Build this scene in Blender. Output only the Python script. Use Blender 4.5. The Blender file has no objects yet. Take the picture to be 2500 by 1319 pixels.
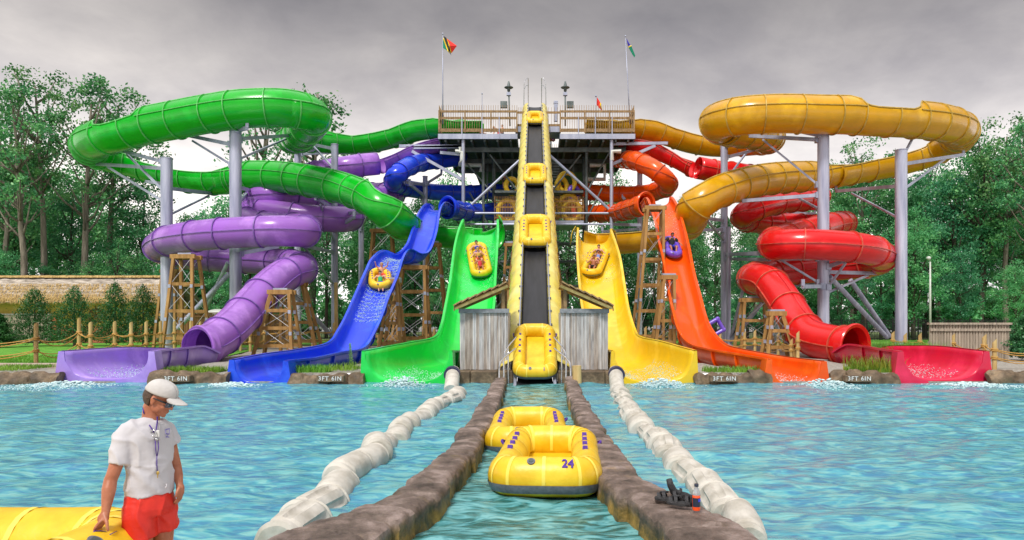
import bpy, bmesh, math, random
import numpy as np
from mathutils import Vector, Matrix, noise
random.seed(7); np.random.seed(7)
S = bpy.context.scene
COL = S.collection
PI = math.pi

# ---------------------------------------------------------------- camera, sky, sun, exposure
F = 1667.0            # focal length in photo pixels; eye is 2.2 m above the water
H = 2.2
cam_d = bpy.data.cameras.new("camera"); cam = bpy.data.objects.new("camera", cam_d); COL.objects.link(cam)
cam.location = (0, 0, H); cam.rotation_euler = (PI/2, 0, 0)
cam_d.sensor_width = 36; cam_d.lens = 36*F/2500
cam_d.shift_x = -56/2500; cam_d.shift_y = 130.5/2500
cam_d.clip_start = 0.1; cam_d.clip_end = 4000
S.camera = cam
SUN_EL, SUN_AZ = math.radians(52), math.radians(200)   # sun stands behind the camera, a little to the left
w = bpy.data.worlds.new("World"); S.world = w; w.use_nodes = True
nt = w.node_tree; N = nt.nodes; L = nt.links; N.clear()
out = N.new("ShaderNodeOutputWorld"); bg = N.new("ShaderNodeBackground"); L.new(bg.outputs[0], out.inputs[0])
bg.inputs[1].default_value = 0.1
sky = N.new("ShaderNodeTexSky"); sky.sky_type = 'NISHITA'; sky.sun_disc = False
sky.sun_elevation = SUN_EL; sky.sun_rotation = SUN_AZ; sky.dust_density = 3
tc = N.new("ShaderNodeTexCoord")
sep = N.new("ShaderNodeSeparateXYZ"); L.new(tc.outputs['Generated'], sep.inputs[0])
mx = N.new("ShaderNodeMath"); mx.operation = 'MAXIMUM'; L.new(sep.outputs[2], mx.inputs[0]); mx.inputs[1].default_value = 0.03
# direction projected on a cloud layer
dv = N.new("ShaderNodeVectorMath"); dv.operation = 'DIVIDE'
cb = N.new("ShaderNodeCombineXYZ"); ad = N.new("ShaderNodeMath"); ad.operation = 'ADD'; L.new(mx.outputs[0], ad.inputs[0]); ad.inputs[1].default_value = 0.25
for k in range(3): L.new(ad.outputs[0], cb.inputs[k])
L.new(tc.outputs['Generated'], dv.inputs[0]); L.new(cb.outputs[0], dv.inputs[1])
def wnoise(scale, detail, rough, off):
    n = N.new("ShaderNodeTexNoise"); n.inputs['Scale'].default_value = scale; n.inputs['Detail'].default_value = detail
    n.inputs['Roughness'].default_value = rough; n.inputs['Distortion'].default_value = 0.25
    o = N.new("ShaderNodeVectorMath"); o.operation = 'ADD'; o.inputs[1].default_value = off
    L.new(dv.outputs[0], o.inputs[0]); L.new(o.outputs[0], n.inputs['Vector']); return n
n1 = wnoise(1.3, 7, 0.52, (3.1, 1.7, 0)); n2 = wnoise(4.5, 8, 0.6, (9, 2, 4))
ramp = N.new("ShaderNodeValToRGB"); L.new(n1.outputs[0], ramp.inputs[0])
ramp.color_ramp.elements[0].position = 0.36; ramp.color_ramp.elements[0].color = (1.85, 1.80, 1.86, 1)
ramp.color_ramp.elements[1].position = 0.62; ramp.color_ramp.elements[1].color = (2.95, 2.86, 2.76, 1)
r2 = N.new("ShaderNodeValToRGB"); L.new(n2.outputs[0], r2.inputs[0])
r2.color_ramp.elements[0].position = 0.35; r2.color_ramp.elements[0].color = (0.88, 0.88, 0.89, 1)
r2.color_ramp.elements[1].position = 0.7; r2.color_ramp.elements[1].color = (1.1, 1.1, 1.09, 1)
ml = N.new("ShaderNodeMix"); ml.data_type = 'RGBA'; ml.blend_type = 'MULTIPLY'; ml.inputs[0].default_value = 1
L.new(ramp.outputs[0], ml.inputs[6]); L.new(r2.outputs[0], ml.inputs[7])
# the overcast is thinner and brighter towards the horizon
hz = N.new("ShaderNodeValToRGB"); L.new(sep.outputs[2], hz.inputs[0])
e = hz.color_ramp.elements
e[0].position = 0.0; e[0].color = (3.9, 3.8, 3.8, 1); e[1].position = 1.0; e[1].color = (2.4, 2.4, 2.5, 1)
for p_, c_ in ((.12,(2.8,2.7,2.65)), (.22,(2.15,2.07,2.0)), (.31,(1.32,1.26,1.23)), (.40,(.72,.69,.69)), (.46,(.58,.56,.57)), (.62,(1.3,1.3,1.32)), (.8,(2.2,2.2,2.3))):
    x = e.new(p_); x.color = c_+(1,)
ml2 = N.new("ShaderNodeMix"); ml2.data_type = 'RGBA'; ml2.blend_type = 'MULTIPLY'; ml2.inputs[0].default_value = 1
L.new(ml.outputs[2], ml2.inputs[6]); L.new(hz.outputs[0], ml2.inputs[7])
fin = N.new("ShaderNodeMix"); fin.data_type = 'RGBA'; fin.inputs[0].default_value = 0.95
L.new(sky.outputs[0], fin.inputs[6]); L.new(ml2.outputs[2], fin.inputs[7]); L.new(fin.outputs[2], bg.inputs[0])
sd = bpy.data.lights.new("sun", 'SUN'); sun = bpy.data.objects.new("sun", sd); COL.objects.link(sun)
sd.energy = 1.5; sd.angle = math.radians(10); sd.color = (1.0, 0.95, 0.88)
sdir = Vector((math.sin(SUN_AZ)*math.cos(SUN_EL), math.cos(SUN_AZ)*math.cos(SUN_EL), math.sin(SUN_EL)))
sun.rotation_euler = sdir.to_track_quat('Z', 'Y').to_euler()
S.view_settings.view_transform = 'Standard'; S.view_settings.look = 'None'
S.view_settings.exposure = 1.1; S.view_settings.gamma = 1
S.cycles.use_denoising = True; S.cycles.max_bounces = 5; S.cycles.diffuse_bounces = 3; S.cycles.glossy_bounces = 3
S.cycles.transmission_bounces = 4; S.cycles.transparent_max_bounces = 6; S.cycles.caustics_reflective = False; S.cycles.caustics_refractive = False

# ---------------------------------------------------------------- helpers
def P(px, py, q):
    """a surveyed point: photo pixel and scale q in pixels per metre at its distance"""
    return Vector(((px-1306)/q, F/q, H-(py-790)/q))
ORG = {}
def thing(name, label, cat, loc=(0,0,0), group=None, kind=None):
    o = bpy.data.objects.new(name, None); COL.objects.link(o); o.location = loc; o.empty_display_size = 0.2
    ORG[o] = Vector(loc); tag(o, label, cat, group, kind); return o
def tag(o, label=None, cat=None, group=None, kind=None):
    if label: o['label'] = label
    if cat: o['category'] = cat
    if group: o['group'] = group
    if kind: o['kind'] = kind
    return o
def link(name, me, parent=None, loc=None):
    o = bpy.data.objects.new(name, me); COL.objects.link(o)
    if parent is not None: o.parent = parent
    if loc is not None: o.location = loc
    return o
def copy_tree(o, parent=None):
    c = o.copy(); COL.objects.link(c); c.parent = parent
    for ch in list(o.children): copy_tree(ch, c)
    return c
def abs_loc(p):
    v = Vector((0,0,0))
    while p is not None:
        v += ORG.get(p, Vector((0,0,0))); p = p.parent
    return v
class MB:
    def __init__(s): s.v = []; s.f = []; s.m = []
    def add(s, vs, fs, mi=0):
        b = len(s.v); s.v += [tuple(a) for a in vs]; s.f += [tuple(i+b for i in f) for f in fs]; s.m += [mi]*len(fs); return s
    def box(s, c, d, R=None, mi=0):
        c = Vector(c); hx, hy, hz = d[0]/2, d[1]/2, d[2]/2
        vs = [Vector((x,y,z)) for x in (-hx,hx) for y in (-hy,hy) for z in (-hz,hz)]
        if R is not None: vs = [R @ v for v in vs]
        return s.add([c+v for v in vs], [(0,1,3,2),(4,6,7,5),(0,4,5,1),(2,3,7,6),(0,2,6,4),(1,5,7,3)], mi)
    def beam(s, a, b, w, h=None, up=(0,0,1), mi=0):
        a = Vector(a); b = Vector(b); h = h or w; t = (b-a)
        l = t.length
        if l < 1e-6: return s
        t.normalize(); up = Vector(up)
        if abs(t.dot(up)) > 0.98: up = Vector((0,1,0))
        x = t.cross(up).normalized(); z = x.cross(t)
        return s.box((a+b)/2, (w, l, h), Matrix((x, t, z)).transposed(), mi)
    def tube(s, pts, r, n=8, cap=True, mi=0, closed=False):
        pts = [Vector(p) for p in pts]; m = len(pts); rs = r if hasattr(r, '__len__') else [r]*m
        vs = []; u = None
        for i, p in enumerate(pts):
            if closed: t = pts[(i+1) % m]-pts[i-1]
            else: t = pts[min(i+1, m-1)]-pts[max(i-1, 0)]
            t.normalize()
            if u is None:
                u = t.cross(Vector((0,0,1)))
                if u.length < 0.1: u = t.cross(Vector((0,1,0)))
            u = (u-t*u.dot(t)).normalized(); v = t.cross(u)
            for k in range(n):
                a = 2*PI*k/n; vs.append(p+(u*math.cos(a)+v*math.sin(a))*rs[i])
        fs = []
        for i in range(m if closed else m-1):
            j = (i+1) % m
            for k in range(n): fs.append((i*n+k, i*n+(k+1) % n, j*n+(k+1) % n, j*n+k))
        if cap and not closed: fs += [tuple(range(n-1,-1,-1)), tuple((m-1)*n+k for k in range(n))]
        return s.add(vs, fs, mi)
    def cyl(s, c, r, h, n=16, r2=None, mi=0):
        c = Vector(c); return s.tube([c, c+Vector((0,0,h))], [r, r if r2 is None else r2], n, True, mi)
    def ell(s, c, r, n=12, m=8, R=None, mi=0):
        c = Vector(c); vs = []
        for i in range(m+1):
            th = PI*i/m
            for k in range(n):
                a = 2*PI*k/n; v = Vector((r[0]*math.sin(th)*math.cos(a), r[1]*math.sin(th)*math.sin(a), r[2]*math.cos(th)))
                if R is not None: v = R @ v
                vs.append(c+v)
        fs = [(i*n+k, (i+1)*n+k, (i+1)*n+(k+1) % n, i*n+(k+1) % n) for i in range(m) for k in range(n)]
        return s.add(vs, fs, mi)
    def grid(s, rows, closed=False, mi=0):
        n = len(rows[0]); vs = [v for r in rows for v in r]; fs = []
        for i in range(len(rows)-1):
            for k in range(n if closed else n-1):
                fs.append((i*n+k, i*n+(k+1) % n, (i+1)*n+(k+1) % n, (i+1)*n+k))
        return s.add(vs, fs, mi)
    def prism(s, poly, a, b, mi=0):
        """poly: list of 2D points placed by function a (front) and b (back)"""
        n = len(poly); vs = [a(*p) for p in poly]+[b(*p) for p in poly]
        fs = [tuple(range(n)), tuple(range(2*n-1, n-1, -1))]+[(k, k+n, (k+1) % n+n, (k+1) % n) for k in range(n)]
        return s.add(vs, fs, mi)
    def mesh(s, name, mats, smooth=False, off=None):
        me = bpy.data.meshes.new(name)
        vs = s.v if off is None else [(a[0]-off[0], a[1]-off[1], a[2]-off[2]) for a in s.v]
        me.from_pydata(vs, [], s.f)
        if not isinstance(mats, (list, tuple)): mats = [mats]
        for m in mats: me.materials.append(m)
        if len(mats) > 1: me.polygons.foreach_set('material_index', s.m)
        if smooth is True: me.polygons.foreach_set('use_smooth', [True]*len(me.polygons))
        elif smooth:
            me.polygons.foreach_set('use_smooth', [True]*len(me.polygons)); me.set_sharp_from_angle(angle=math.radians(smooth))
        me.update(); return me
    def put(s, name, mat, parent=None, smooth=False, solid=0, bevel=0):
        """link as ONE object; vertices are world coordinates"""
        off = abs_loc(parent) if parent is not None else None
        if parent is None and s.v:
            a = np.array(s.v); off = Vector(((a[:,0].min()+a[:,0].max())/2, (a[:,1].min()+a[:,1].max())/2, a[:,2].min()))
        o = link(name, s.mesh(name, mat, smooth, off), parent)
        if parent is None and s.v: o.location = off; ORG[o] = off
        if parent is not None: ORG[o] = Vector((0,0,0))
        if solid: md = o.modifiers.new('shell', 'SOLIDIFY'); md.thickness = solid; md.offset = 0
        if bevel: md = o.modifiers.new('bevel', 'BEVEL'); md.width = bevel; md.segments = 2; md.limit_method = 'ANGLE'
        return o
def baked(name, mb, mat, voxel, parent, smooth_it=4, disp=None):
    """fuse overlapping shapes into one continuous skin"""
    off = abs_loc(parent)
    me0 = mb.mesh(name+'_raw', mat, True, off); t = bpy.data.objects.new('raw', me0); COL.objects.link(t)
    md = t.modifiers.new('r', 'REMESH'); md.mode = 'VOXEL'; md.voxel_size = voxel; md.use_smooth_shade = True
    if smooth_it: m2 = t.modifiers.new('s', 'SMOOTH'); m2.factor = 0.5; m2.iterations = smooth_it
    dg = bpy.context.evaluated_depsgraph_get(); dg.update()
    me = bpy.data.meshes.new_from_object(t.evaluated_get(dg)); bpy.data.objects.remove(t); bpy.data.meshes.remove(me0)
    if disp:
        me.update(); n = len(me.vertices); co = np.zeros(n*3); me.vertices.foreach_get('co', co); co = co.reshape(-1,3)
        no = np.array([v.normal[:] for v in me.vertices]); d = np.array([disp(Vector(c)+off) for c in co])
        me.vertices.foreach_set('co', (co+no*d[:,None]).ravel())
    me.name = name; me.polygons.foreach_set('use_smooth', [True]*len(me.polygons))
    if not me.materials: me.materials.append(mat)
    return link(name, me, parent)
def spline(pts, step=0.5):
    """centripetal Catmull-Rom through rows of numbers (first three = xyz); returns resampled rows"""
    A = [np.array(p, float) for p in pts]; A = [2*A[0]-A[1]]+A+[2*A[-1]-A[-2]]; outp = []
    for i in range(1, len(A)-2):
        p0, p1, p2, p3 = A[i-1], A[i], A[i+1], A[i+2]
        n = max(2, int(np.linalg.norm((p2-p1)[:3])/step))
        d = [max(1e-3, np.linalg.norm((b-a)[:3])**0.5) for a, b in ((p0,p1),(p1,p2),(p2,p3))]
        m1 = (p1-p0)/d[0]-(p2-p0)/(d[0]+d[1])+(p2-p1)/d[1]; m2 = (p2-p1)/d[1]-(p3-p1)/(d[1]+d[2])+(p3-p2)/d[2]
        m1 *= d[1]; m2 *= d[1]
        for k in range(n):
            t = k/n; t2 = t*t; t3 = t2*t
            r = (2*t3-3*t2+1)*p1+(t3-2*t2+t)*m1+(-2*t3+3*t2)*p2+(t3-t2)*m2
            if len(r) > 3: r[3:] = p1[3:]*(1-t)+p2[3:]*t
            outp.append(r)
    outp.append(A[-2]); return outp

# ---------------------------------------------------------------- materials
MATS = {}
def mat(name, c1, c2=None, rough=0.5, metal=0, scale=3, bump=0, bscale=None, stretch=None, spec=0.5, detail=6, coat=0, contrast=(0.35,0.65), rnd=0, subs=0, sheen=0, trans=0, third=None, wave=None):
    m = bpy.data.materials.new(name); m.use_nodes = True; t = m.node_tree; n = t.nodes; l = t.links
    b = n['Principled BSDF']; b.inputs['Roughness'].default_value = rough; b.inputs['Metallic'].default_value = metal
    b.inputs['Specular IOR Level'].default_value = spec; b.inputs['Coat Weight'].default_value = coat; b.inputs['Coat Roughness'].default_value = 0.08
    if trans: b.inputs['Transmission Weight'].default_value = trans
    if subs: b.inputs['Subsurface Weight'].default_value = subs; b.inputs['Subsurface Radius'].default_value = (0.02, 0.008, 0.004)
    c1 = tuple(c1)+(1,); b.inputs['Base Color'].default_value = c1
    tc = n.new('ShaderNodeTexCoord'); mp = n.new('ShaderNodeMapping'); l.new(tc.outputs['Object'], mp.inputs[0])
    if stretch: mp.inputs['Scale'].default_value = stretch
    colout = None
    if c2 is not None:
        c2 = tuple(c2)+(1,)
        ns = n.new('ShaderNodeTexNoise'); ns.inputs['Scale'].default_value = scale; ns.inputs['Detail'].default_value = detail; ns.inputs['Roughness'].default_value = 0.6
        l.new(mp.outputs[0], ns.inputs['Vector'])
        r = n.new('ShaderNodeValToRGB'); l.new(ns.outputs[0], r.inputs[0])
        r.color_ramp.elements[0].position = contrast[0]; r.color_ramp.elements[0].color = c1
        r.color_ramp.elements[1].position = contrast[1]; r.color_ramp.elements[1].color = c2
        if third: x = r.color_ramp.elements.new((contrast[0]+contrast[1])/2); x.color = tuple(third)+(1,)
        colout = r.outputs[0]
    if rnd:
        oi = n.new('ShaderNodeObjectInfo'); hs = n.new('ShaderNodeHueSaturation')
        mr = n.new('ShaderNodeMapRange'); l.new(oi.outputs['Random'], mr.inputs[0]); mr.inputs[3].default_value = 1-rnd; mr.inputs[4].default_value = 1+rnd
        l.new(mr.outputs[0], hs.inputs['Value'])
        mr2 = n.new('ShaderNodeMapRange'); mu = n.new('ShaderNodeMath'); mu.operation = 'FRACT'; m3 = n.new('ShaderNodeMath'); m3.operation = 'MULTIPLY'; m3.inputs[1].default_value = 7.3
        l.new(oi.outputs['Random'], m3.inputs[0]); l.new(m3.outputs[0], mu.inputs[0]); l.new(mu.outputs[0], mr2.inputs[0]); mr2.inputs[3].default_value = 0.5-rnd*0.08; mr2.inputs[4].default_value = 0.5+rnd*0.08
        l.new(mr2.outputs[0], hs.inputs['Hue'])
        if colout: l.new(colout, hs.inputs['Color'])
        else: hs.inputs['Color'].default_value = c1
        colout = hs.outputs[0]
    if colout: l.new(colout, b.inputs['Base Color'])
    if bump:
        nb = n.new('ShaderNodeTexNoise'); nb.inputs['Scale'].default_value = bscale or scale*3; nb.inputs['Detail'].default_value = 5
        l.new(mp.outputs[0], nb.inputs['Vector']); bp = n.new('ShaderNodeBump'); bp.inputs['Strength'].default_value = bump; bp.inputs['Distance'].default_value = 0.05
        l.new(nb.outputs[0], bp.inputs['Height']); l.new(bp.outputs[0], b.inputs['Normal'])
    MATS[name] = m; return m
def gel(name, c, faded):   # glossy gelcoat fibreglass, slightly sun-faded and wavy
    return mat(name, c, faded, rough=0.27, scale=0.55, bump=0.06, bscale=1.3, coat=0.18, spec=0.38, contrast=(0.34, 0.70), detail=12, third=tuple(a*.62+b*.2 for a, b in zip(c, faded)))
M_green = gel('green_fibreglass', (0.001,0.42,0.010), (0.008,0.54,0.03)); M_green2 = gel('light_green_fibreglass', (0.004,0.66,0.06), (0.03,0.78,0.14))
M_yellow = gel('yellow_fibreglass', (0.62,0.31,0.002), (0.74,0.42,0.012)); M_yellow2 = gel('pale_yellow_fibreglass', (0.86,0.56,0.008), (0.90,0.66,0.06))
M_purple = gel('purple_fibreglass', (0.33,0.12,0.56), (0.50,0.24,0.74)); M_purple2 = gel('violet_fibreglass', (0.36,0.22,0.74), (0.52,0.36,0.82))
M_red = gel('red_fibreglass', (0.72,0.008,0.010), (0.84,0.02,0.025)); M_red2 = gel('pink_red_fibreglass', (0.70,0.008,0.05), (0.82,0.03,0.11))
M_orange = gel('orange_fibreglass', (0.88,0.085,0.002), (0.95,0.15,0.008)); M_blue = gel('blue_fibreglass', (0.008,0.045,0.74), (0.03,0.13,0.90))
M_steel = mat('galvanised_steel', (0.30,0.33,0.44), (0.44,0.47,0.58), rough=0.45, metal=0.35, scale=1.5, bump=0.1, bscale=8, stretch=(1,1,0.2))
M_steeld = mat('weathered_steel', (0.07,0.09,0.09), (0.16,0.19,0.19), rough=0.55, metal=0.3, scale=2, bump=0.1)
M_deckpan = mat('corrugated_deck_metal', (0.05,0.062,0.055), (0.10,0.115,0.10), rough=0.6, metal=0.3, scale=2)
M_wood = mat('treated_timber', (0.24,0.12,0.03), (0.42,0.24,0.075), rough=0.75, scale=4, bump=0.3, stretch=(1,1,0.15))
M_woodr = mat('rail_timber', (0.20,0.125,0.055), (0.36,0.24,0.12), rough=0.8, scale=4, bump=0.3)
M_grey = mat('weathered_grey_board', (0.30,0.29,0.29), (0.60,0.58,0.57), rough=0.85, scale=5, bump=0.4, stretch=(2.5,2.5,0.25), rnd=0)
M_grey2 = mat('tan_weathered_board', (0.26,0.22,0.19), (0.50,0.45,0.41), rough=0.85, scale=5, bump=0.4, stretch=(2.5,2.5,0.25)); M_grey3 = mat('pale_weathered_board', (0.40,0.41,0.43), (0.66,0.66,0.67), rough=0.85, scale=5, bump=0.4, stretch=(2.5,2.5,0.25))
M_greyd = mat('dark_grey_capping', (0.16,0.18,0.20), (0.26,0.28,0.31), rough=0.8, scale=6, bump=0.3)
M_shingle = mat('cedar_shingle', (0.20,0.13,0.06), (0.42,0.29,0.14), rough=0.85, scale=7, bump=0.5)
M_black = mat('black_metal', (0.012,0.012,0.014), rough=0.5)
M_rubber = mat('black_rubber_belt', (0.006,0.007,0.009), (0.018,0.019,0.024), rough=0.5, scale=1.2, bump=0.1, stretch=(3,0.4,0.4))
M_conv = gel('conveyor_yellow', (0.80,0.66,0.10), (0.86,0.77,0.26))
M_chrome = mat('stainless_pipe', (0.55,0.56,0.58), rough=0.25, metal=0.9)
M_white = mat('white_pvc', (0.62,0.64,0.60), (0.5,0.53,0.48), rough=0.4, scale=3)
M_raft = mat('yellow_raft_vinyl', (0.70,0.42,0.006), (0.86,0.60,0.03), rough=0.4, scale=2.2, bump=0.25, bscale=5, detail=10)
M_raftl = mat('raft_seam_tape', (0.90,0.70,0.10), rough=0.4)
M_band = mat('grey_rub_strake', (0.10,0.11,0.13), (0.16,0.17,0.2), rough=0.5, scale=20)
M_strap = mat('purple_webbing', (0.05,0.012,0.22), (0.09,0.03,0.32), rough=0.7, scale=20)
M_vinylp = mat('purple_vinyl', (0.10,0.03,0.45), (0.2,0.12,0.6), rough=0.3, scale=3)
M_jg = mat('green_joint', (0.05,0.40,0.06), (0.14,0.54,0.14), rough=.5); M_jy = mat('yellow_joint', (0.34,0.22,0.03), (0.55,0.38,0.08), rough=.5); M_jp = mat('purple_joint', (0.13,0.06,0.28), (0.24,0.12,0.42), rough=.4); M_jr = mat('red_joint', (0.42,0.03,0.02), (0.62,0.12,0.07), rough=.4); M_jb = mat('blue_joint', (0.01,0.02,0.32), (0.05,0.08,0.5), rough=.4); M_jo = mat('orange_joint', (0.5,0.06,0.01), (0.7,0.12,0.03), rough=.4)
M_letter = mat('white_paint', (0.75,0.76,0.74), (0.5,0.5,0.5), rough=0.6, scale=12)
M_rock = mat('pool_edge_rock', (0.085,0.055,0.03), (0.26,0.18,0.11), rough=0.7, scale=2.5, bump=0.6, bscale=6, third=(0.15,0.10,0.06))
M_rope = mat('manila_rope', (0.42,0.22,0.05), (0.60,0.36,0.10), rough=0.9, scale=25, bump=0.4)
M_post = mat('round_timber', (0.42,0.28,0.10), (0.62,0.46,0.2), rough=0.8, scale=4, bump=0.3, stretch=(1,1,0.2))
M_concrete = mat('concrete', (0.34,0.32,0.29), (0.48,0.46,0.42), rough=0.85, scale=4, bump=0.3)
# ---------------------------------------------------------------- water
def water_material():
    m = bpy.data.materials.new('pool_water'); m.use_nodes = True; t = m.node_tree; n = t.nodes; l = t.links
    b = n['Principled BSDF']; b.inputs['Roughness'].default_value = 0.16; b.inputs['IOR'].default_value = 1.33
    tc = n.new('ShaderNodeTexCoord'); mp = n.new('ShaderNodeMapping'); l.new(tc.outputs['Object'], mp.inputs[0]); mp.inputs['Scale'].default_value = (0.55, 1.35, 1)
    a = n.new('ShaderNodeTexNoise'); a.inputs['Scale'].default_value = 4.4; a.inputs['Detail'].default_value = 7; a.inputs['Distortion'].default_value = 1.1; l.new(mp.outputs[0], a.inputs['Vector'])
    r = n.new('ShaderNodeValToRGB'); l.new(a.outputs[0], r.inputs[0]); e = r.color_ramp.elements
    e[0].position = 0.40; e[0].color = (0.05,0.22,0.36,1); e[1].position = 0.60; e[1].color = (0.17,0.44,0.45,1)
    x = e.new(0.47); x.color = (0.065,0.30,0.40,1); x = e.new(0.53); x.color = (0.09,0.36,0.42,1)
    # caustic net of light lines painted into the water's base colour
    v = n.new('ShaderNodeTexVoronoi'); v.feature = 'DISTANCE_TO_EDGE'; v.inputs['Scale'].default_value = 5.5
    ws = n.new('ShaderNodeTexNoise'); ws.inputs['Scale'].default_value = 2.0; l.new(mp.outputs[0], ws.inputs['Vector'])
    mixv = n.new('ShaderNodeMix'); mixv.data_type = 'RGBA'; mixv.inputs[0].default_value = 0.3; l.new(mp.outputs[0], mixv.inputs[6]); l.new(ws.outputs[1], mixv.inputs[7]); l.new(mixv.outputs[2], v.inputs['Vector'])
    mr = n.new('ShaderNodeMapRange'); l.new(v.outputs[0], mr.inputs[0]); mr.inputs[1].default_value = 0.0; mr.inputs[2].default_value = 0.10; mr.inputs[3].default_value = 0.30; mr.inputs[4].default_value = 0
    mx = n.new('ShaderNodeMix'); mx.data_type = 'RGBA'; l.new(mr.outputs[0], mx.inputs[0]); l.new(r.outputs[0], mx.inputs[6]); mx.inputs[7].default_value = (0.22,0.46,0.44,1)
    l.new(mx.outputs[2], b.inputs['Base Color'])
    nb = n.new('ShaderNodeTexNoise'); nb.inputs['Scale'].default_value = 8; nb.inputs['Detail'].default_value = 6; nb.inputs['Distortion'].default_value = 0.6; l.new(mp.outputs[0], nb.inputs['Vector'])
    bp = n.new('ShaderNodeBump'); bp.inputs['Strength'].default_value = 0.34; bp.inputs['Distance'].default_value = 0.055; l.new(nb.outputs[0], bp.inputs['Height']); l.new(bp.outputs[0], b.inputs['Normal'])
    return m
def channel_material():
    m = water_material().copy(); m.name = 'channel_water'; n = m.node_tree.nodes
    r = [x for x in n if x.type == 'VALTORGB'][0]; cs = [(0.02,0.10,0.09),(0.045,0.20,0.20),(0.08,0.29,0.32),(0.16,0.42,0.44)]
    for e, c in zip(r.color_ramp.elements, cs): e.color = c+(1,)
    mx = [x for x in n if x.type == 'MIX' and x.inputs[7].default_value[0] > 0.3]
    for k in mx: k.inputs[7].default_value = (0.2,0.5,0.5,1)
    return m
M_water = water_material(); M_chan = channel_material()
_rs = np.random.RandomState(3)
_W = []
for i in range(46):
    lam = 10**_rs.uniform(-0.55, 0.4); th = _rs.normal(PI/2, 0.75); k = 2*PI/lam
    _W.append((k*math.cos(th), k*math.sin(th), _rs.uniform(0, 7), 0.0040*lam**0.75))
def wave_z(X, Y):
    z = np.zeros_like(X)
    for kx, ky, ph, a in _W: z += a*np.sin(kx*X+ky*Y+ph+0.6*np.sin(0.7*X+0.9*Y))
    return z
# channel sides (centre lines on the water plane)
LW = [(1221,922),(1198,980),(1156,1046),(1108,1113),(1070,1150),(985,1213),(915,1246),(840,1279),(760,1320),(690,1370)]
RW = [(1390,922),(1414,980),(1449,1046),(1488,1113),(1524,1163),(1580,1200),(1664,1246),(1722,1286),(1770,1335),(1830,1400)]
def wallpt(px, py, zt=0.30):
    q = (py-790)/(H-zt); return P(px, py, q)
LWP = [wallpt(*p) for p in LW]; RWP = [wallpt(*p) for p in RW]
def xat(pts, Y):
    ps = sorted([(p.y, p.x) for p in pts]); return np.interp(Y, [a for a, b in ps], [b for a, b in ps])
rows = np.unique(np.concatenate([F/np.linspace(300, 66.0, 420)])); rows = np.sort(rows); rows = np.concatenate([rows, [25.6]])
mbw = MB(); mbc = MB()
Ys = rows; NX = 520
U = np.linspace(-1, 1, NX)
XX = np.sign(U)*(np.abs(U)**1.25)[None,:]*np.ones((len(Ys),1)); XX = XX*(3+Ys[:,None]*0.95)
YY = Ys[:,None]*np.ones((1,NX)); ZZ = wave_z(XX, YY)
vs = np.stack([XX, YY, ZZ], -1).reshape(-1,3)
fw = []; fc = []
for i in range(len(Ys)-1):
    y = Ys[i]; xl = xat(LWP, y); xr = xat(RWP, y); row = XX[i]
    inn = (row > xl) & (row < xr)
    for k in range(NX-1):
        (fc if inn[k] else fw).append((i*NX+k, i*NX+k+1, (i+1)*NX+k+1, (i+1)*NX+k))
def mesh_np(name, vs, fs, m):
    me = bpy.data.meshes.new(name); used = np.unique(np.array(fs)); mp = -np.ones(len(vs), int); mp[used] = np.arange(len(used))
    me.from_pydata(vs[used].tolist(), [], mp[np.array(fs)].tolist()); me.materials.append(m); me.polygons.foreach_set('use_smooth', [True]*len(me.polygons)); me.update(); return me
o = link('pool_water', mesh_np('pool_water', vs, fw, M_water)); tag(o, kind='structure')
o = link('channel_water', mesh_np('channel_water', vs, fc, M_chan)); tag(o, kind='structure')
mb = MB()
for sx in (-1, 1):
    mb.box((sx*75, 10, -0.06), (92, 31.4, 0.1))
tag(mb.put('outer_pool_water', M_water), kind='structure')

# ---------------------------------------------------------------- ground
GZ = 0.36
def ground_material():
    m = mat('gravel_ground', (0.20,0.18,0.15), (0.42,0.40,0.36), rough=0.95, scale=9, bump=0.5, bscale=25, detail=10)
    return m
M_gravel = ground_material()
M_grass = mat('lawn_grass', (0.05,0.22,0.012), (0.16,0.42,0.03), rough=0.9, scale=1.4, bump=0.5, bscale=30, detail=10)
M_field = mat('far_field', (0.07,0.16,0.03), (0.2,0.22,0.09), rough=0.95, scale=0.08, detail=8)
M_asphalt = mat('parking_asphalt', (0.20,0.20,0.20), (0.30,0.30,0.29), rough=0.9, scale=1, bump=0.2)
def build_ground():
    xs = [-1500,-400,-150,-80,-50,-40,-30,-24]+list(np.linspace(-20.5, 20.5, 165))+[24,30,40,50,80,150,400,1500]
    ys = [25.3]+list(np.linspace(25.5, 42, 56))+list(np.linspace(43, 60, 12))+[70,90,130,200,500,2500]
    mb = MB(); mids = np.array(FOOT)
    def gz(x, y):
        z = GZ+(0.05*noise.noise(Vector((x*0.3, y*0.3, 0))) if 27 < y < 80 else 0)
        if 25 < y < 44 and abs(x) < 21:
            d = np.hypot(mids[:,0]-x, mids[:,1]-y); k = d < mids[:,2]
            if k.any(): z = min(z, mids[k,3].min()-0.18)
        return z
    mb.grid([[(x, y, gz(x, y)) for x in xs] for y in ys]); mb.add([(x, 25.3, -0.9) for x in (-1500, 1500)]+[(1500,25.3,GZ-.3),(-1500,25.3,GZ-.3)], [(0,1,2,3)])
    mb.add([(-1500,-300,0.1),(1500,-300,0.1),(1500,5.15,0.1),(-1500,5.15,0.1),(-1500,5.15,-0.6),(1500,5.15,-0.6)], [(0,1,2,3),(3,2,5,4)], 1)
    o = mb.put('ground', [M_gravel, M_concrete]); tag(o, kind='structure')
FOOT = []
def sheet(name, poly, z, m, dx=None):
    b = MB(); b.add([(x, y, z) for x, y in poly], [tuple(range(len(poly)))]); return tag(b.put(name, m), kind='structure')
sheet('lawn', [(-60,30.6),(-19.5,30.6),(-17.5,33),(-17,38),(-19,46),(-21,54),(-23,62),(-60,62)], GZ+0.055, M_grass)
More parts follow.
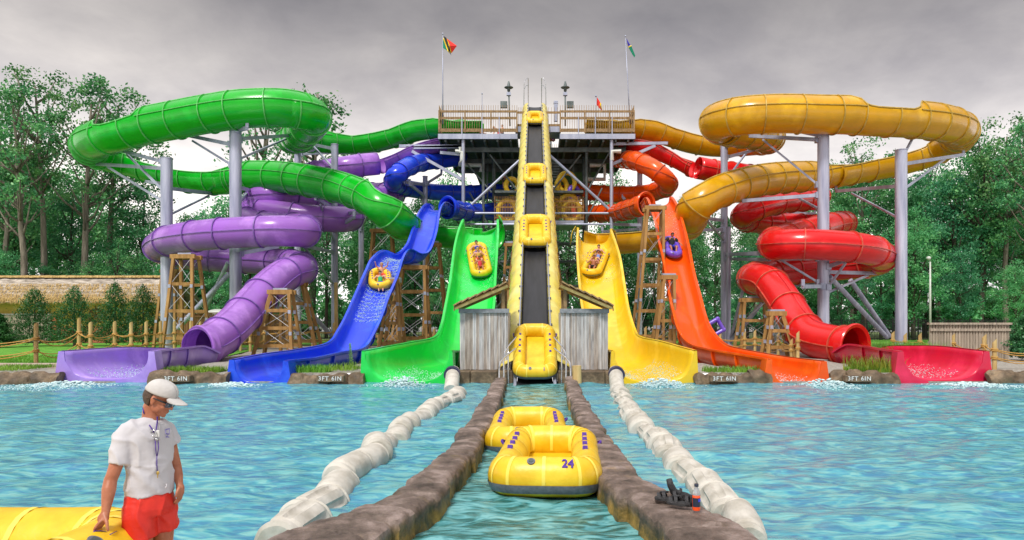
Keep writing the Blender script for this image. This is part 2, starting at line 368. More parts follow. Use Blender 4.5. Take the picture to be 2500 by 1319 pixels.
sheet('far_lawn', [(-24,56),(44,56),(70,74),(-60,74)], GZ+0.060, M_grass)
sheet('woodland_floor', [(-120,74.2),(120,74.2),(200,150),(-200,150)], GZ+0.02, M_field)
sheet('parking_lot', [(-160,150.5),(200,150.5),(260,260),(-220,260)], GZ+0.02, M_asphalt)
b = MB(); b.box((-28, 28.6, GZ+0.08), (18.0, 0.9, 0.16)); b.box((-28,29.3,GZ+0.03),(18,0.5,0.06)); tag(b.put('garden_path', mat('path_board', (0.36,0.27,0.22),(0.52,0.42,0.36), rough=0.85, scale=3, bump=0.3)), kind='structure')

# ---------------------------------------------------------------- rock walls
def stone_material(name, a, b_, c, moss):
    m = bpy.data.materials.new(name); m.use_nodes = True; t = m.node_tree; n = t.nodes; l = t.links; p = n['Principled BSDF']; p.inputs['Roughness'].default_value = 0.62
    tc = n.new('ShaderNodeTexCoord')
    ns = n.new('ShaderNodeTexNoise'); ns.inputs['Scale'].default_value = 2.2; ns.inputs['Detail'].default_value = 9; ns.inputs['Roughness'].default_value = 0.68; l.new(tc.outputs['Object'], ns.inputs['Vector'])
    r = n.new('ShaderNodeValToRGB'); l.new(ns.outputs[0], r.inputs[0]); e = r.color_ramp.elements
    e[0].position = 0.34; e[0].color = a+(1,); e[1].position = 0.66; e[1].color = c+(1,); x = e.new(0.5); x.color = b_+(1,)
    # moss and rust stain near the water line
    sp = n.new('ShaderNodeSeparateXYZ'); l.new(tc.outputs['Object'], sp.inputs[0])
    n2 = n.new('ShaderNodeTexNoise'); n2.inputs['Scale'].default_value = 4; n2.inputs['Detail'].default_value = 6; l.new(tc.outputs['Object'], n2.inputs['Vector'])
    ma = n.new('ShaderNodeMath'); ma.operation = 'MULTIPLY_ADD'; l.new(n2.outputs[0], ma.inputs[0]); ma.inputs[1].default_value = -0.45; l.new(sp.outputs[2], ma.inputs[2])
    mr = n.new('ShaderNodeMapRange'); l.new(ma.outputs[0], mr.inputs[0]); mr.inputs[1].default_value = moss[1]; mr.inputs[2].default_value = moss[2]; mr.inputs[3].default_value = 0.85; mr.inputs[4].default_value = 0
    r3 = n.new('ShaderNodeValToRGB'); l.new(ns.outputs[0], r3.inputs[0]); r3.color_ramp.elements[0].position = 0.4; r3.color_ramp.elements[0].color = (0.035,0.04,0.01,1); r3.color_ramp.elements[1].position = 0.6; r3.color_ramp.elements[1].color = moss[0]+(1,)
    mx = n.new('ShaderNodeMix'); mx.data_type = 'RGBA'; l.new(mr.outputs[0], mx.inputs[0]); l.new(r.outputs[0], mx.inputs[6]); l.new(r3.outputs[0], mx.inputs[7]); l.new(mx.outputs[2], p.inputs['Base Color'])
    v = n.new('ShaderNodeTexVoronoi'); v.inputs['Scale'].default_value = 28; l.new(tc.outputs['Object'], v.inputs['Vector'])
    nb = n.new('ShaderNodeTexNoise'); nb.inputs['Scale'].default_value = 14; nb.inputs['Detail'].default_value = 8; l.new(tc.outputs['Object'], nb.inputs['Vector'])
    bp = n.new('ShaderNodeBump'); bp.inputs['Strength'].default_value = 0.7; bp.inputs['Distance'].default_value = 0.03; l.new(nb.outputs[0], bp.inputs['Height'])
    l.new(bp.outputs[0], p.inputs['Normal']); return m
M_wall = stone_material('channel_stone', (0.045,0.031,0.022), (0.145,0.105,0.085), (0.31,0.24,0.215), ((0.34,0.20,0.02), 0.20, 0.36))
def stone_wall(name, pts, widths, heights, label, seed):
    rows_in = [(p.x, p.y, 0, w_, h_) for p, w_, h_ in zip(pts, widths, heights)]
    S_ = spline(rows_in, 0.045); mb = MB(); rws = []; s = 0; nxt = 0.0; blk = 0; rr = random.Random(seed); joint = [0.0]; prof = [(rr.uniform(-.06,.06), rr.uniform(-.04,.05), rr.uniform(.9,1.1))]
    length = sum(np.linalg.norm(S_[i+1][:2]-S_[i][:2]) for i in range(len(S_)-1))
    while joint[-1] < length: joint.append(joint[-1]+rr.uniform(0.42, 0.72)); prof.append((rr.uniform(-.04,.04), rr.uniform(-.02,.025), rr.uniform(.94,1.08)))
    PR0 = [(-.56,-.35),(-.57,-.1),(-.55,.05),(-.54,.14),(-.55,.2),(-.53,.245),(-.48,.272),(-.42,.285),(-.3,.295),(-.15,.30),(0,.302)]; PRX = []
    for a_, b_ in zip(PR0[:-1], PR0[1:]): PRX += [a_, ((a_[0]+b_[0])/2, (a_[1]+b_[1])/2)]
    PRX = PRX+[PR0[-1]]+[(-a_, b_) for a_, b_ in PRX[::-1]]; K = len(PRX)
    for i, r in enumerate(S_):
        if i: s += np.linalg.norm(S_[i][:2]-S_[i-1][:2])
        b = max(k for k, j in enumerate(joint) if j <= s+1e-6); d = min(s-joint[b], (joint[b+1] if b+1 < len(joint) else 9e9)-s)
        g = min(1, (d/0.035))**0.6
        a = S_[max(0, i-1)]; c = S_[min(len(S_)-1, i+1)]; t = Vector((c[0]-a[0], c[1]-a[1], 0)).normalized(); nrm = Vector((t.y, -t.x, 0))
        sh, up, wf = prof[b]; wd = r[3]*wf*(0.90+0.10*g); ht = (r[4]+up)*(0.80+0.20*g); C = Vector((r[0], r[1], 0))+nrm*sh; row = []
        for k in range(K):
            i_ = PRX[k]; x = i_[0]*2; z = (i_[1]+.35)/.65
            p = C+nrm*(x*wd/2)+Vector((0, 0, -0.35+z*(ht+0.35)))
            nz = noise.fractal(p*4.5+Vector((seed, b*3.1, 0)), 1.0, 2.2, 5)
            row.append(p+(nrm*x+Vector((0,0,z)))*nz*0.020)
        rws.append(row)
    mb.grid(rws); mb.add(rws[0], [tuple(range(K))]); mb.add(rws[-1], [tuple(range(K-1,-1,-1))])
    o = mb.put(name, M_wall, smooth=32); tag(o, label, 'stone wall'); return o
stone_wall('stone_wall', LWP, [.38,.41,.42,.43,.45,.52,.62,.76,.92,1.05], [.30]*10, 'curving brown stone channel wall to the left of the floating yellow rafts', 3)
stone_wall('stone_wall', RWP, [.36,.38,.40,.43,.47,.55,.63,.70,.77,.9], [.30]*10, 'curving brown stone channel wall with sandals and a bottle on its end', 8)

M_boulder = stone_material('edge_boulder', (0.06,0.04,0.022), (0.13,0.088,0.05), (0.26,0.185,0.11), ((0.08,0.08,0.02), -0.35, -0.10))
def edge_rocks(xa, xb, label, h=0.44, y=25.25, seed=0, lump=1.0, zb=-0.3):
    a = (xa-1306)/67.0; b_ = (xb-1306)/67.0; n = max(4, int((b_-a)/0.07)); rws = []
    rr = random.Random(seed); cuts = [a]; hs = []
    while cuts[-1] < b_: cuts.append(cuts[-1]+rr.uniform(0.5, 1.15)*lump); hs.append((rr.uniform(-.10,.10), rr.uniform(-.12,.10), rr.uniform(-.5,.5)))
    hs.append((0,0,0))
    for i in range(n+1):
        x = a+(b_-a)*i/n; k = max(j for j, c in enumerate(cuts) if c <= x+1e-6); wd = cuts[min(k+1, len(cuts)-1)]-cuts[k] or 1
        t = (x-cuts[k])/wd; arch = max(0, math.sin(PI*min(max(t,0.0),1)))**0.45; dh, dy, sk = hs[k]; row = []
        for j in range(17):
            u = j/16*PI*0.62; z = math.sin(min(u, PI/2))**0.6 if u < PI/2 else 1-0.25*(u-PI/2)
            yy = y+dy-0.42*math.cos(u)*(0.75+0.25*arch)
            p = Vector((x+sk*0.25*z, yy, zb+z*(h+dh-zb)*(0.80+0.20*arch)))
            nz = noise.fractal(p*2.6+Vector((seed*7, 0, 0)), 1.0, 2.1, 5); row.append(p+Vector((0, -0.10*nz, 0.09*nz)))
        rws.append(row)
    mb = MB(); mb.grid(rws); mb.add(rws[0], [tuple(range(17))]); mb.add(rws[-1], [tuple(range(16,-1,-1))])
    o = mb.put('rock_edging', M_boulder, smooth=60); tag(o, label, 'rock edging'); return o
edge_rocks(-300, 140, 'low brown boulder edging left of the violet slide exit, below the rope fence', seed=1)
edge_rocks(365, 545, 'brown rock edging between the violet and blue slide exits', h=.42, seed=2, lump=.8)
edge_rocks(698, 890, 'reddish brown rock edging between the blue and green slide exits', h=.42, seed=3)
edge_rocks(1702, 1885, 'grey brown jagged rock edging between the yellow and orange slide exits', h=.44, seed=4, lump=.7)
edge_rocks(2030, 2200, 'brown rock edging under tall weeds between the orange and red slide exits', h=.44, seed=5, lump=.7)
edge_rocks(2425, 2800, 'brown boulder edging right of the red slide exit', h=.44, seed=6)
for a, b_, lb in ((1096, 1252, 'block ledge of tan stone under the left pump shed'), (1362, 1496, 'block ledge of mossy stone under the right pump shed')):
    mb = MB(); x = (a-1306)/67; e_ = (b_-1306)/67; k = 0
    while x < e_-0.05:
        wd = min([0.75, 1.0, 0.9][k % 3], e_-x); mb.box((x+wd/2, 25.55+0.02*(k % 2), 0.08), (wd-0.015, 0.9, 0.72)); x += wd; k += 1
    o = mb.put('stone_ledge', M_boulder, bevel=0.03); tag(o, lb, 'stone ledge')

# ---------------------------------------------------------------- depth markings painted on the rocks
def text_obj(body, size, mtl, parent=None, name='lettering', extrude=0.004, bold=0.0, spacing=1.0, thick=0):
    cu = bpy.data.curves.new('t', 'FONT'); cu.body = body; cu.size = size; cu.extrude = extrude; cu.offset = bold; cu.align_x = 'CENTER'; cu.align_y = 'CENTER'; cu.space_character = spacing
    t = bpy.data.objects.new('t', cu); COL.objects.link(t); dg = bpy.context.evaluated_depsgraph_get(); dg.update()
    me = bpy.data.meshes.new_from_object(t.evaluated_get(dg)); bpy.data.objects.remove(t); me.name = name; me.materials.clear(); me.materials.append(mtl)
    if thick:
        b = MB(); vs = [tuple(v.co) for v in me.vertices]; fs = [tuple(p.vertices) for p in me.polygons]
        for k, (dx, dy) in enumerate(((0,0),(thick,0),(-thick,0),(0,thick),(0,-thick))): b.add([(v[0]+dx, v[1]+dy, v[2]+k*.0006) for v in vs], fs)
        me = b.mesh(name, mtl)
    return link(name, me, parent)
for px, lb in ((1769, 'white painted depth marking on the rocks left of the orange slide exit'), (2099, 'white painted depth marking on the rocks left of the red slide exit'),
               (805, 'white painted depth marking on the rocks between the blue and green exits'), (428, 'white painted depth marking behind the lifeguard cap, partly hidden')):
    q = 67.8; p = P(px, 925, q)
    # small flat plaque trowelled into the rock carries the painted letters
    t = thing('depth_marking', lb, 'depth marking', (p.x, 24.62, p.z))
    b = MB(); b.box((p.x, 24.76, p.z), (0.98, 0.28, 0.24)); b.put('marking_panel', M_rock, t, bevel=0.02)
    o = text_obj('3FT 6IN', 0.215, M_letter, t, spacing=1.18, thick=.004); o.rotation_euler = (PI/2, 0, 0); o.location = (0, -0.012, 0); ORG[o] = Vector((0,0,0))
# ---------------------------------------------------------------- water slides
JM = {M_green:M_jg, M_yellow:M_jy, M_purple:M_jp, M_red:M_jr, M_blue:M_jb, M_orange:M_jo}
def frames(rows):
    C = [Vector(r[:3]) for r in rows]; out_ = []
    for i in range(len(C)):
        t = (C[min(i+1, len(C)-1)]-C[max(i-1, 0)]).normalized(); s = t.cross(Vector((0,0,1)))
        s = s.normalized() if s.length > 1e-3 else Vector((1,0,0)); u = s.cross(t); out_.append((C[i], t, s, u))
    return out_
def sec(fr, r, a):
    a = math.radians(a); return fr[0]+fr[2]*(r*math.sin(a))-fr[3]*(r*math.cos(a))
def flume(root, ctrl, m, radius, every=2.4, tube_name='flume', ring=True, seam=True, step=0.4, seam_a=90):
    """ctrl rows: px, py, q, left wall angle, right wall angle (degrees up from the bottom; 180 = closed)"""
    rows = []
    for c in ctrl:
        p = P(c[0], c[1], c[2]); rows.append((p.x, p.y, p.z, c[3] if len(c) > 3 else 180, c[4] if len(c) > 4 else 180, c[5] if len(c) > 5 else radius))
    R_ = spline(rows, step); fr = frames(R_); K = 34; mb = MB(); g = []
    for f_, r in zip(fr, R_):
        al, ar = -r[3], r[4]; g.append([sec(f_, r[5], al+(ar-al)*k/(K-1)) for k in range(K)])
    mb.grid(g); mb.put(tube_name, m, root, smooth=True, solid=0.03)
    # rolled lips on open edges
    for side in (0, 1):
        run = []; runs = []
        for f_, r in zip(fr, R_):
            a = r[3+side]
            if a < 172: run.append(sec(f_, r[5]+0.03, -a if side == 0 else a))
            elif run: runs.append(run); run = []
        if run: runs.append(run)
        for rn in runs:
            if len(rn) > 2: b = MB(); b.tube(rn, 0.055, 6); b.put('rim', JM.get(m, m), root, smooth=True)
    if seam:   # horizontal joint flange at mid height
        for sgn in (-1, 1):
            b = MB(); gg = []
            idx = 3 if sgn < 0 else 4
            seg = []
            for f_, r in zip(fr, R_):
                if r[idx] > seam_a+6: seg.append((f_, r))
                else:
                    if len(seg) > 2: gg.append(seg)
                    seg = []
            if len(seg) > 2: gg.append(seg)
            for sg in gg:
                b.grid([[sec(f_, r[5]+d, sgn*seam_a)+f_[3]*z for d, z in ((-.01,-.022),(.085,-.022),(.085,.022),(-.01,.022))] for f_, r in sg], closed=False)
            if b.v: b.put('seam_flange', JM.get(m, m), root, smooth=30)
    if ring:
        s = 0; nxt = every*0.4; cnt = 0
        for i in range(1, len(R_)-1):
            s += (fr[i][0]-fr[i-1][0]).length
            if s >= nxt:
                nxt += every*(1.0 if cnt % 3 else 0.78); cnt += 1
                al, ar = -R_[i][3], R_[i][4]; t = fr[i][1]; rr = R_[i][5]; b = MB(); gg = []
                for k in range(K):
                    a = al+(ar-al)*k/(K-1); c0 = sec(fr[i], rr, a); rad = (c0-fr[i][0]).normalized()
                    gg.append([c0+t*dx+rad*dr for dx, dr in ((-.032,-.01),(-.032,.10),(.032,.10),(.032,-.01))])
                b.grid(gg); b.put('joint_flange', JM.get(m, m), root, smooth=30)
    return R_, fr
def chute(root, rims, m, depth, every=2.6, ribs=True, name='chute', square=0.62, exit_frame=None, m2=None):
    """rims: lx, ly, rx, ry, q (or ql, qr), depth factor"""
    rows = []
    for r in rims:
        ql = r[4]; qr = r[5] if len(r) > 5 and r[5] else ql; a = P(r[0], r[1], ql); b = P(r[2], r[3], qr); rows.append((*a, *b, (r[6] if len(r) > 6 else 1)*depth))
    # spline handles xyz of left rim; right rim gets its own spline with the same parameters
    Lr = []; A = [np.array(x, float) for x in rows]; E = [2*A[0]-A[1]]+A+[2*A[-1]-A[-2]]
    R_ = []
    for i in range(1, len(E)-2):
        p0, p1, p2, p3 = E[i-1:i+3]; n = max(2, int(np.linalg.norm((p2-p1)[:3])/0.35))
        for k in range(n):
            t = k/n; R_.append(0.5*((2*p1)+(-p0+p2)*t+(2*p0-5*p1+4*p2-p3)*t*t+(-p0+3*p1-3*p2+p3)*t**3))
    R_.append(E[-2]); K = 30; g = []; fr = []
    mid = [Vector((r[:3]+r[3:6])/2) for r in R_]
    for i, r in enumerate(R_):
        a = Vector(r[:3]); b = Vector(r[3:6]); t = (mid[min(i+1, len(mid)-1)]-mid[max(0, i-1)]).normalized(); wv = b-a; up = t.cross(wv).normalized()
        c = (a+b)/2; row = []
        for k in range(K):
            th = PI*k/(K-1); x = -math.cos(th); z = math.sin(th)
            x = math.copysign(abs(x)**square, x); z = z**0.8
            row.append(c+wv*(x/2)-up*(z*r[6]))
        g.append(row); fr.append((c, t, wv.normalized(), up, r[6], wv.length)); FOOT.append((c.x, c.y, wv.length/2+.12, c.z-r[6]))
    mb = MB(); mb.grid(g); mb.put(name, m, root, smooth=True, solid=0.05)
    for side in (0, -1):    # flat rim ledge
        b = MB(); sg = -1 if side == 0 else 1; gg = []
        for row, f_ in zip(g, fr): p = row[side]; gg.append([p+f_[3]*.03, p+f_[2]*(sg*0.13)+f_[3]*.03, p+f_[2]*(sg*0.13)-f_[3]*.05, p-f_[3]*.05])
        b.grid(gg, closed=False); b.put('rim', m2 or m, root, smooth=30)
    if ribs:
        s = 0; nxt = every
        for i in range(1, len(g)):
            s += (fr[i][0]-fr[i-1][0]).length
            if s > nxt:
                nxt += every; b = MB(); gg = []
                for k in range(K):
                    p = g[i][k]; rad = (p-(fr[i][0]+fr[i][3]*0.1)).normalized(); gg.append([p+fr[i][1]*dx+rad*dr for dx, dr in ((-.03,.03),(-.03,.12),(.03,.12),(.03,.03))])
                b.grid(gg); b.put('joint_flange', m, root, smooth=30)
    if exit_frame:          # boxed end of the exit trough: U opening inside a flared outer panel
        c, t, sx, up, dp, wd = fr[-1]; fwd = t.copy(); fwd.z = 0; fwd.normalize(); K2 = len(g[-1]); top, out_w = exit_frame
        inner = list(g[-1]); zb = -0.25
        outer = []
        for k, p in enumerate(inner):
            x = (k/(K2-1)-0.5)*2; sd = -1 if x < 0 else 1; outer.append(None)
        lft, rgt = inner[0], inner[-1]; b = MB(); ax = (rgt-lft).normalized()
        poly_in = [p-fwd*0.02 for p in inner]; h = len(inner)//2
        for sg, pts in ((-1, inner[:h+1]), (1, inner[h:][::-1])):
            o_top = pts[0]+ax*(sg*top); o_bot = Vector(((pts[0]+ax*(sg*out_w)).x, (pts[0]+ax*(sg*out_w)).y, zb)); mid_b = Vector((pts[-1].x, pts[-1].y, zb))
            for dpt in (0, 1):
                pass
            ring_f = pts+[mid_b, o_bot, o_top]; n = len(ring_f); dep = -fwd*0.55
            vs = [p+fwd*0.04 for p in ring_f]+[p+dep+(Vector((0,0,0)) if j < len(pts) else -ax*(sg*0.06)) for j, p in enumerate(ring_f)]
            # front face as a fan strip from the inner curve to the outer corner line
            fs = []
            for j in range(len(pts)-1):
                fs.append((j, j+1, n-2) if j >= len(pts)//2 else (j, j+1, n-1))
            fs.append((len(pts)//2, n-2, n-1)); fs.append((len(pts)-1, len(pts), n-2))
            for j in range(n): fs.append((j, (j+1) % n, (j+1) % n+n, j+n))
            fs = [f if sg > 0 else tuple(reversed(f)) for f in fs]
            b.add(vs, fs)
        b.put('exit_end_panel', m2 or m, root, smooth=25)
        # straight skirts outside the last metres
    return g, fr
def slide(name, label, loc):
    return thing(name, label, 'water slide', loc)

# --- purple
purple = slide('water_slide', 'purple enclosed tube slide winding down the left side to a violet exit trough', P(620, 835, 40))
flume(purple, [(1085,343,25.5,100,100),(1038,354,26,100,100),(969,380,26.5,100,100),(925,399,27,105,105)], M_purple, 0.98)
flume(purple, [(922,400,27),(880,404,27.3),(847,409,27.5),(790,418,27),(700,436,25),(650,452,23.4),(655,462,21.8),(720,467,21.6),(850,470,22.6),(930,470,23.6),(963,472,25.2),(950,480,26.6),(900,486,28),(820,487,29),(740,482,30),(665,479,31.5),(632,484,31.2),(630,500,29.5),(680,512,28.4),(760,520,28.2),(830,524,28.6),(857,530,30.2),(835,536,31.6),(760,532,32),(690,524,32),(630,518,31.6),(606,522,31.4),(598,534,32),(620,546,32.6),(680,552,33),(730,556,34),(748,562,35.6),(738,566,37.2),(690,564,38),(600,567,38),(500,574,37.6),(425,585,36.6),(395,597,35.2),(392,610,33.8),(430,622,32.6),(500,630,32),(600,636,31.8),(680,640,32.4),(725,646,34),(738,655,36),(722,662,38),(690,674,39.4),(655,702,41),(620,738,42.6),(585,778,44.6),(550,812,46.5),(520,834,48),(490,850,49.5)], M_purple, 0.98, every=2.9)
def mouth(root, px, py, q, d, m, r=1.0):
    c = P(px, py, q); d = Vector(d).normalized(); b = MB(); s_ = d.cross(Vector((0,0,1))).normalized(); u = s_.cross(d); gg = []
    for k in range(49):
        a = 2*PI*k/48; rad = s_*math.cos(a)+u*math.sin(a); gg.append([c+rad*(r+x)+d*y for x, y in ((0,-.5),(.0,0),(.16,.06),(.2,0),(.2,-.08),(.05,-.12),(.03,-.5))])
    b.grid(gg); b.put('mouth_flare', m, root, smooth=30)
mouth(purple, 486, 853, 49.8, (-0.55,-1,-0.06), M_purple, 0.98)
G_purple = chute(purple, [(425,853,533,862,49.5,50.5),(410,851,497,846,51,52),(380,850,457,849,53.5,55),(300,849,415,853,58.5,61),(158,858,364,858,65.5,66)], M_purple2, 1.05, ribs=True, exit_frame=(0.22,0.42))
# --- red
red = slide('water_slide', 'red enclosed tube slide winding down the right side to a pinkish red exit', P(1990, 835, 40))
flume(red, [(1525,342,25.5,100,100),(1560,352,26,100,100),(1610,366,26,100,100),(1660,388,26.3,100,100),(1700,410,26.8,105,105)], M_red, 0.98)
flume(red, [(1703,410,26.8),(1750,419,26.6),(1800,424,26),(1870,436,25),(1940,452,24),(1985,468,24),(2000,480,25.2),(1980,487,26.6),(1920,492,28),(1860,504,29.5),(1822,520,29.6),(1818,535,28.2),(1850,543,27),(1920,547,26),(1990,549,25.6),(2045,545,25.8),(2063,545,27.2),(2040,548,29.2),(1990,560,31),(1930,578,32.8),(1890,590,34.4),(1886,597,35.8),(1915,597,37),(1980,597,37.6),(2050,601,37.4),(2110,608,36.8),(2145,620,35.6),(2152,634,34.2),(2125,644,33),(2060,652,32),(1980,660,31.4),(1900,666,31.8),(1850,673,33.4),(1836,682,35.6),(1852,682,37.8),(1880,692,39.2),(1905,722,40.6),(1930,760,42),(1955,798,43.6),(1985,826,45.2),(2020,838,46.6),(2060,845,48),(2085,848,49)], M_red, 0.98, every=2.9)
mouth(red, 2088, 848, 49.4, (0.55,-1,-0.06), M_red, 0.98)
G_red = chute(red, [(2036,860,2146,850,50.5,49.5),(2068,842,2165,846,52,51),(2108,845,2205,845,55,53.5),(2150,852,2290,846,61,58.5),(2205,859,2400,858,66,65.5)], M_red2, 1.08, ribs=True, exit_frame=(0.22,0.42))
# --- green
green = slide('water_slide', 'big green open flume slide looping high on the left and dropping left of the conveyor', P(800, 835, 40))
GL, GR, RB = 158, 104, 1.22
flume(green, [(1180,297,26,75,95),(1120,298,26,75,115),(1070,306,25.8,104,118),(1021,312,25.6,104,108),(969,327,25.2,95,104),(918,340,24.8,100,104),(867,346,24.6,100,104),(819,345,24.8,110,104),(765,341,25.2,140,104),(727,338,26.6,150,104),(712,338,28.6,150,104),(728,330,31,148,104),(750,310,33,104,150),(764,292,34.2,104,152),(755,275,35.4,104,152),(700,266,36.2,104,150)], M_green, RB, every=2.3, seam_a=104)
# hood on the outer side: the outer side faces the camera on the front runs
flume(green, [(762,288,33.6,GL,GR),(748,276,35.2,GL,GR),(700,266,36.2,GL,GR),(600,267,36.6,GL,GR),(500,281,36.2,GL,GR),(420,296,35.8,GL,GR),(372,305,35.5,GL,GR),(354,309,35.4,110,GR),(320,317,35.2,GR,GR),(284,327,35,GR,GR),(268,331,34.8,112,GR),(252,336,34.5,150,GR),(228,346,33.8,GL,GR),(217,357,32.4,GL,GR),(232,372,30.6,GL,GR),(270,385,29.8,135,GR),(317,395,29.4,GR,GR),(384,417,29.6,GR,GR),(450,432,30,GR,GR),(520,438,30.4,GR,GR),(577,434,30.8,118,GR),(590,432,30.9,145,GR)], M_green, RB, every=2.3, seam_a=104)
flume(green, [(540,437,30.6,GR,GR),(577,434,30.8,GR,120),(617,431,31.2,GR,GL),(697,434,32,GR,GL),(777,446,33,GR,GL),(847,462,34,GR,GL),(905,485,35.4,GR,GL),(940,512,36,GR,135),(975,540,35,GR,108),(1010,558,32.6,GR,GR),(1060,566,32,GR,GR),(1123,570,32,GR,GR),(1170,572,32,104,GR),(1205,573,32.6,140,GR)], M_green, 1.16, every=2.3, seam_a=104)
G_green = chute(green, [(1128,548,1224,546,32.6,32.6,0.9),(1133,536,1214,536,34,34,1),(1123,559,1214,562,35.2,35.2),(1112,604,1212,600,37.3,37.3),(1101,687,1207,680,40.6,40.6),(1091,744,1203,748,43.4,43.4),(1080,796,1190,806,47,47),(1064,824,1165,838,51.5,51.5),(1010,836,1130,852,56.5,57.5),(950,847,1112,857,61.5,62),(892,858,1097,857,66,66)], M_green2, 1.15, exit_frame=(0.12,0.2), square=0.55)
b = MB(); b.grid([[P(1219,535,30)+Vector((0.35*math.sin(a), -0.9+1.8*k/8, -1.3*t)) for k in range(9)] for a, t in ((0,-.1),(0.8,.2),(1.4,.5),(1.6,.9))]); b.put('splash_wing', M_green2, green, smooth=True, solid=0.05)
# --- yellow
yellow = slide('water_slide', 'big yellow open flume slide looping high on the right and dropping right of the conveyor', P(1800, 835, 40))
flume(yellow, [(1430,294,26,95,75),(1500,298,26,115,75),(1550,308,25.8,118,104),(1589,313,25.6,108,104),(1635,326,25.4,104,95),(1684,342,25.2,104,100),(1741,351,25.2,104,100),(1800,350,25.6,104,110),(1850,346,26.2,104,140),(1878,340,27.6,104,150),(1872,333,29.4,104,150),(1845,326,31,104,120),(1800,318,32.4,104,104),(1768,310,33.4,150,104)], M_yellow, RB, every=2.3, seam_a=104)
flume(yellow, [(1800,320,31.8,GR,120),(1766,312,33,GR,GL),(1750,303,34.2,GR,GL),(1762,294,35.4,GR,GL),(1810,284,36.4,GR,GL),(1900,279,36.8,GR,GL),(2000,281,36.8,GR,GL),(2066,282,36.6,GR,GL),(2090,284,36.4,GR,112),(2120,286,36.4,GR,GR),(2195,290,36,GR,GR),(2212,291,35.8,GR,115),(2232,293,35.6,GR,150),(2280,298,35,GR,GL),(2325,308,34,GR,GL),(2345,324,32.2,GR,GL),(2325,345,30.4,GR,GL),(2280,368,29.4,GR,120),(2200,392,29,GR,GR),(2100,411,29.2,GR,GR),(2030,423,30,GR,GR)], M_yellow, RB, every=2.3, seam_a=104)
flume(yellow, [(2060,419,29.6,GR,GR),(2000,428,30.2,120,GR),(1970,431,30.8,GL,GR),(1910,434,32,GL,GR),(1850,441,33.2,GL,GR),(1790,455,34.4,GL,GR),(1735,476,35.4,GL,GR),(1700,503,35.6,GL,GR),(1688,528,34.4,140,GR),(1672,552,32.4,110,GR),(1640,566,31,GR,GR),(1600,574,31.6,GR,GR),(1547,581,31.8,GR,GR),(1500,584,32,GR,100),(1440,586,32.4,GR,130)], M_yellow, 1.16, every=2.3, seam_a=104)
G_yellow = chute(yellow, [(1406,566,1500,566,32.6,32.6,0.9),(1413,557,1490,560,34,34),(1411,589,1500,590,35.6,35.6),(1413,640,1512,632,38.2,38.2),(1418,700,1522,695,41,41),(1424,748,1532,756,43.8,43.8),(1436,800,1548,808,47,47),(1460,838,1562,824,52,52),(1484,852,1608,834,57.5,56.5),(1492,856,1655,847,62,61.5),(1500,857,1693,857,66,66)], M_yellow2, 1.15, exit_frame=(0.12,0.2), square=0.55)
b = MB(); b.grid([[P(1404,560,30)+Vector((-0.35*math.sin(a), -0.9+1.8*k/8, -1.3*t)) for k in range(9)] for a, t in ((0,-.1),(0.8,.2),(1.4,.5),(1.6,.9))]); b.put('splash_wing', M_yellow2, yellow, smooth=True, solid=0.05)
# --- blue
blue = slide('water_slide', 'blue slide with two drops running behind the tower legs and out beside the green slide', P(930, 820, 42))
BR = 0.78
flume(blue, [(1125,380,24.5),(1100,388,25),(1065,392,25.5),(1025,398,26.5),(990,411,28),(965,430,28.6),(962,447,27.6),(985,458,26),(1030,466,25),(1090,471,24.4),(1150,472,24),(1200,468,23.4),(1240,472,22.6),(1262,490,22.6),(1250,508,23.6),(1210,516,24.6),(1165,519,25.8),(1125,516,27.4),(1098,508,29)], M_blue, BR, every=2.7)
mouth(blue, 1092, 507, 29.4, (-0.7,-1,-0.1), M_blue, BR)
G_blue = chute(blue, [(1060,504,1108,506,29,29,.9),(1044,497,1086,494,31.5,31.5,.7),(1025,519,1072,514,33.5,33.5,.7),(1010,559,1063,566,35.5,35.5,.75),(994,600,1047,610,37.2,37.2,.8),(970,620,1026,620,38,38,.8),(938,611,998,609,39.4,39.4,.8),(911,631,981,630,41,41,.9),(896,661,968,672,42.3,42.3,.9),(866,729,945,726,45,45,.9),(848,770,930,768,47,47,.9),(829,806,911,810,49,49,.95),(804,838,885,848,51.5,52,.95),(736,853,830,860,55.5,56.5,1),(649,865,765,874,61,62,1),(574,879,692,882,66,66.3,1)], M_blue, 0.85, exit_frame=(0.2,0.35), square=0.6)
# --- orange
orange = slide('water_slide', 'orange slide with ribbed upper tube and one long drop right of the yellow slide', P(1690, 830, 42))
flume(orange, [(1505,388,24.5),(1530,390,26),(1560,396,27.6),(1598,415,28.6),(1625,438,28.6),(1630,455,27.6),(1605,467,26.4),(1560,474,25.6),(1500,475,25),(1440,470,24.4),(1395,468,23.6),(1370,478,23),(1370,500,23.4),(1400,516,24.4),(1450,522,25.2),(1500,520,26.6),(1540,511,28.4),(1572,500,30)], M_orange, BR, every=2.2)
mouth(orange, 1578, 499, 30.4, (0.7,-1,-0.1), M_orange, BR+0.04)
G_orange = chute(orange, [(1566,498,1634,508,31.4,31,.9),(1582,484,1636,481,33.6,33.6,.7),(1600,536,1655,511,35,35,.75),(1609,580,1676,585,37,37,.85),(1623,640,1692,662,39,39,.85),(1633,700,1707,720,41,41,.85),(1645,756,1722,776,43.2,43.2,.85),(1660,806,1740,812,46.5,46.5,.9),(1686,838,1771,842,49.5,49.5,.9),(1735,853,1830,857,54,53.5,.95),(1800,864,1920,872,59.5,59,1),(1884,878,2004,882,66,66,1)], M_orange, 0.9, exit_frame=(0.2,0.35), square=0.6)

build_ground()
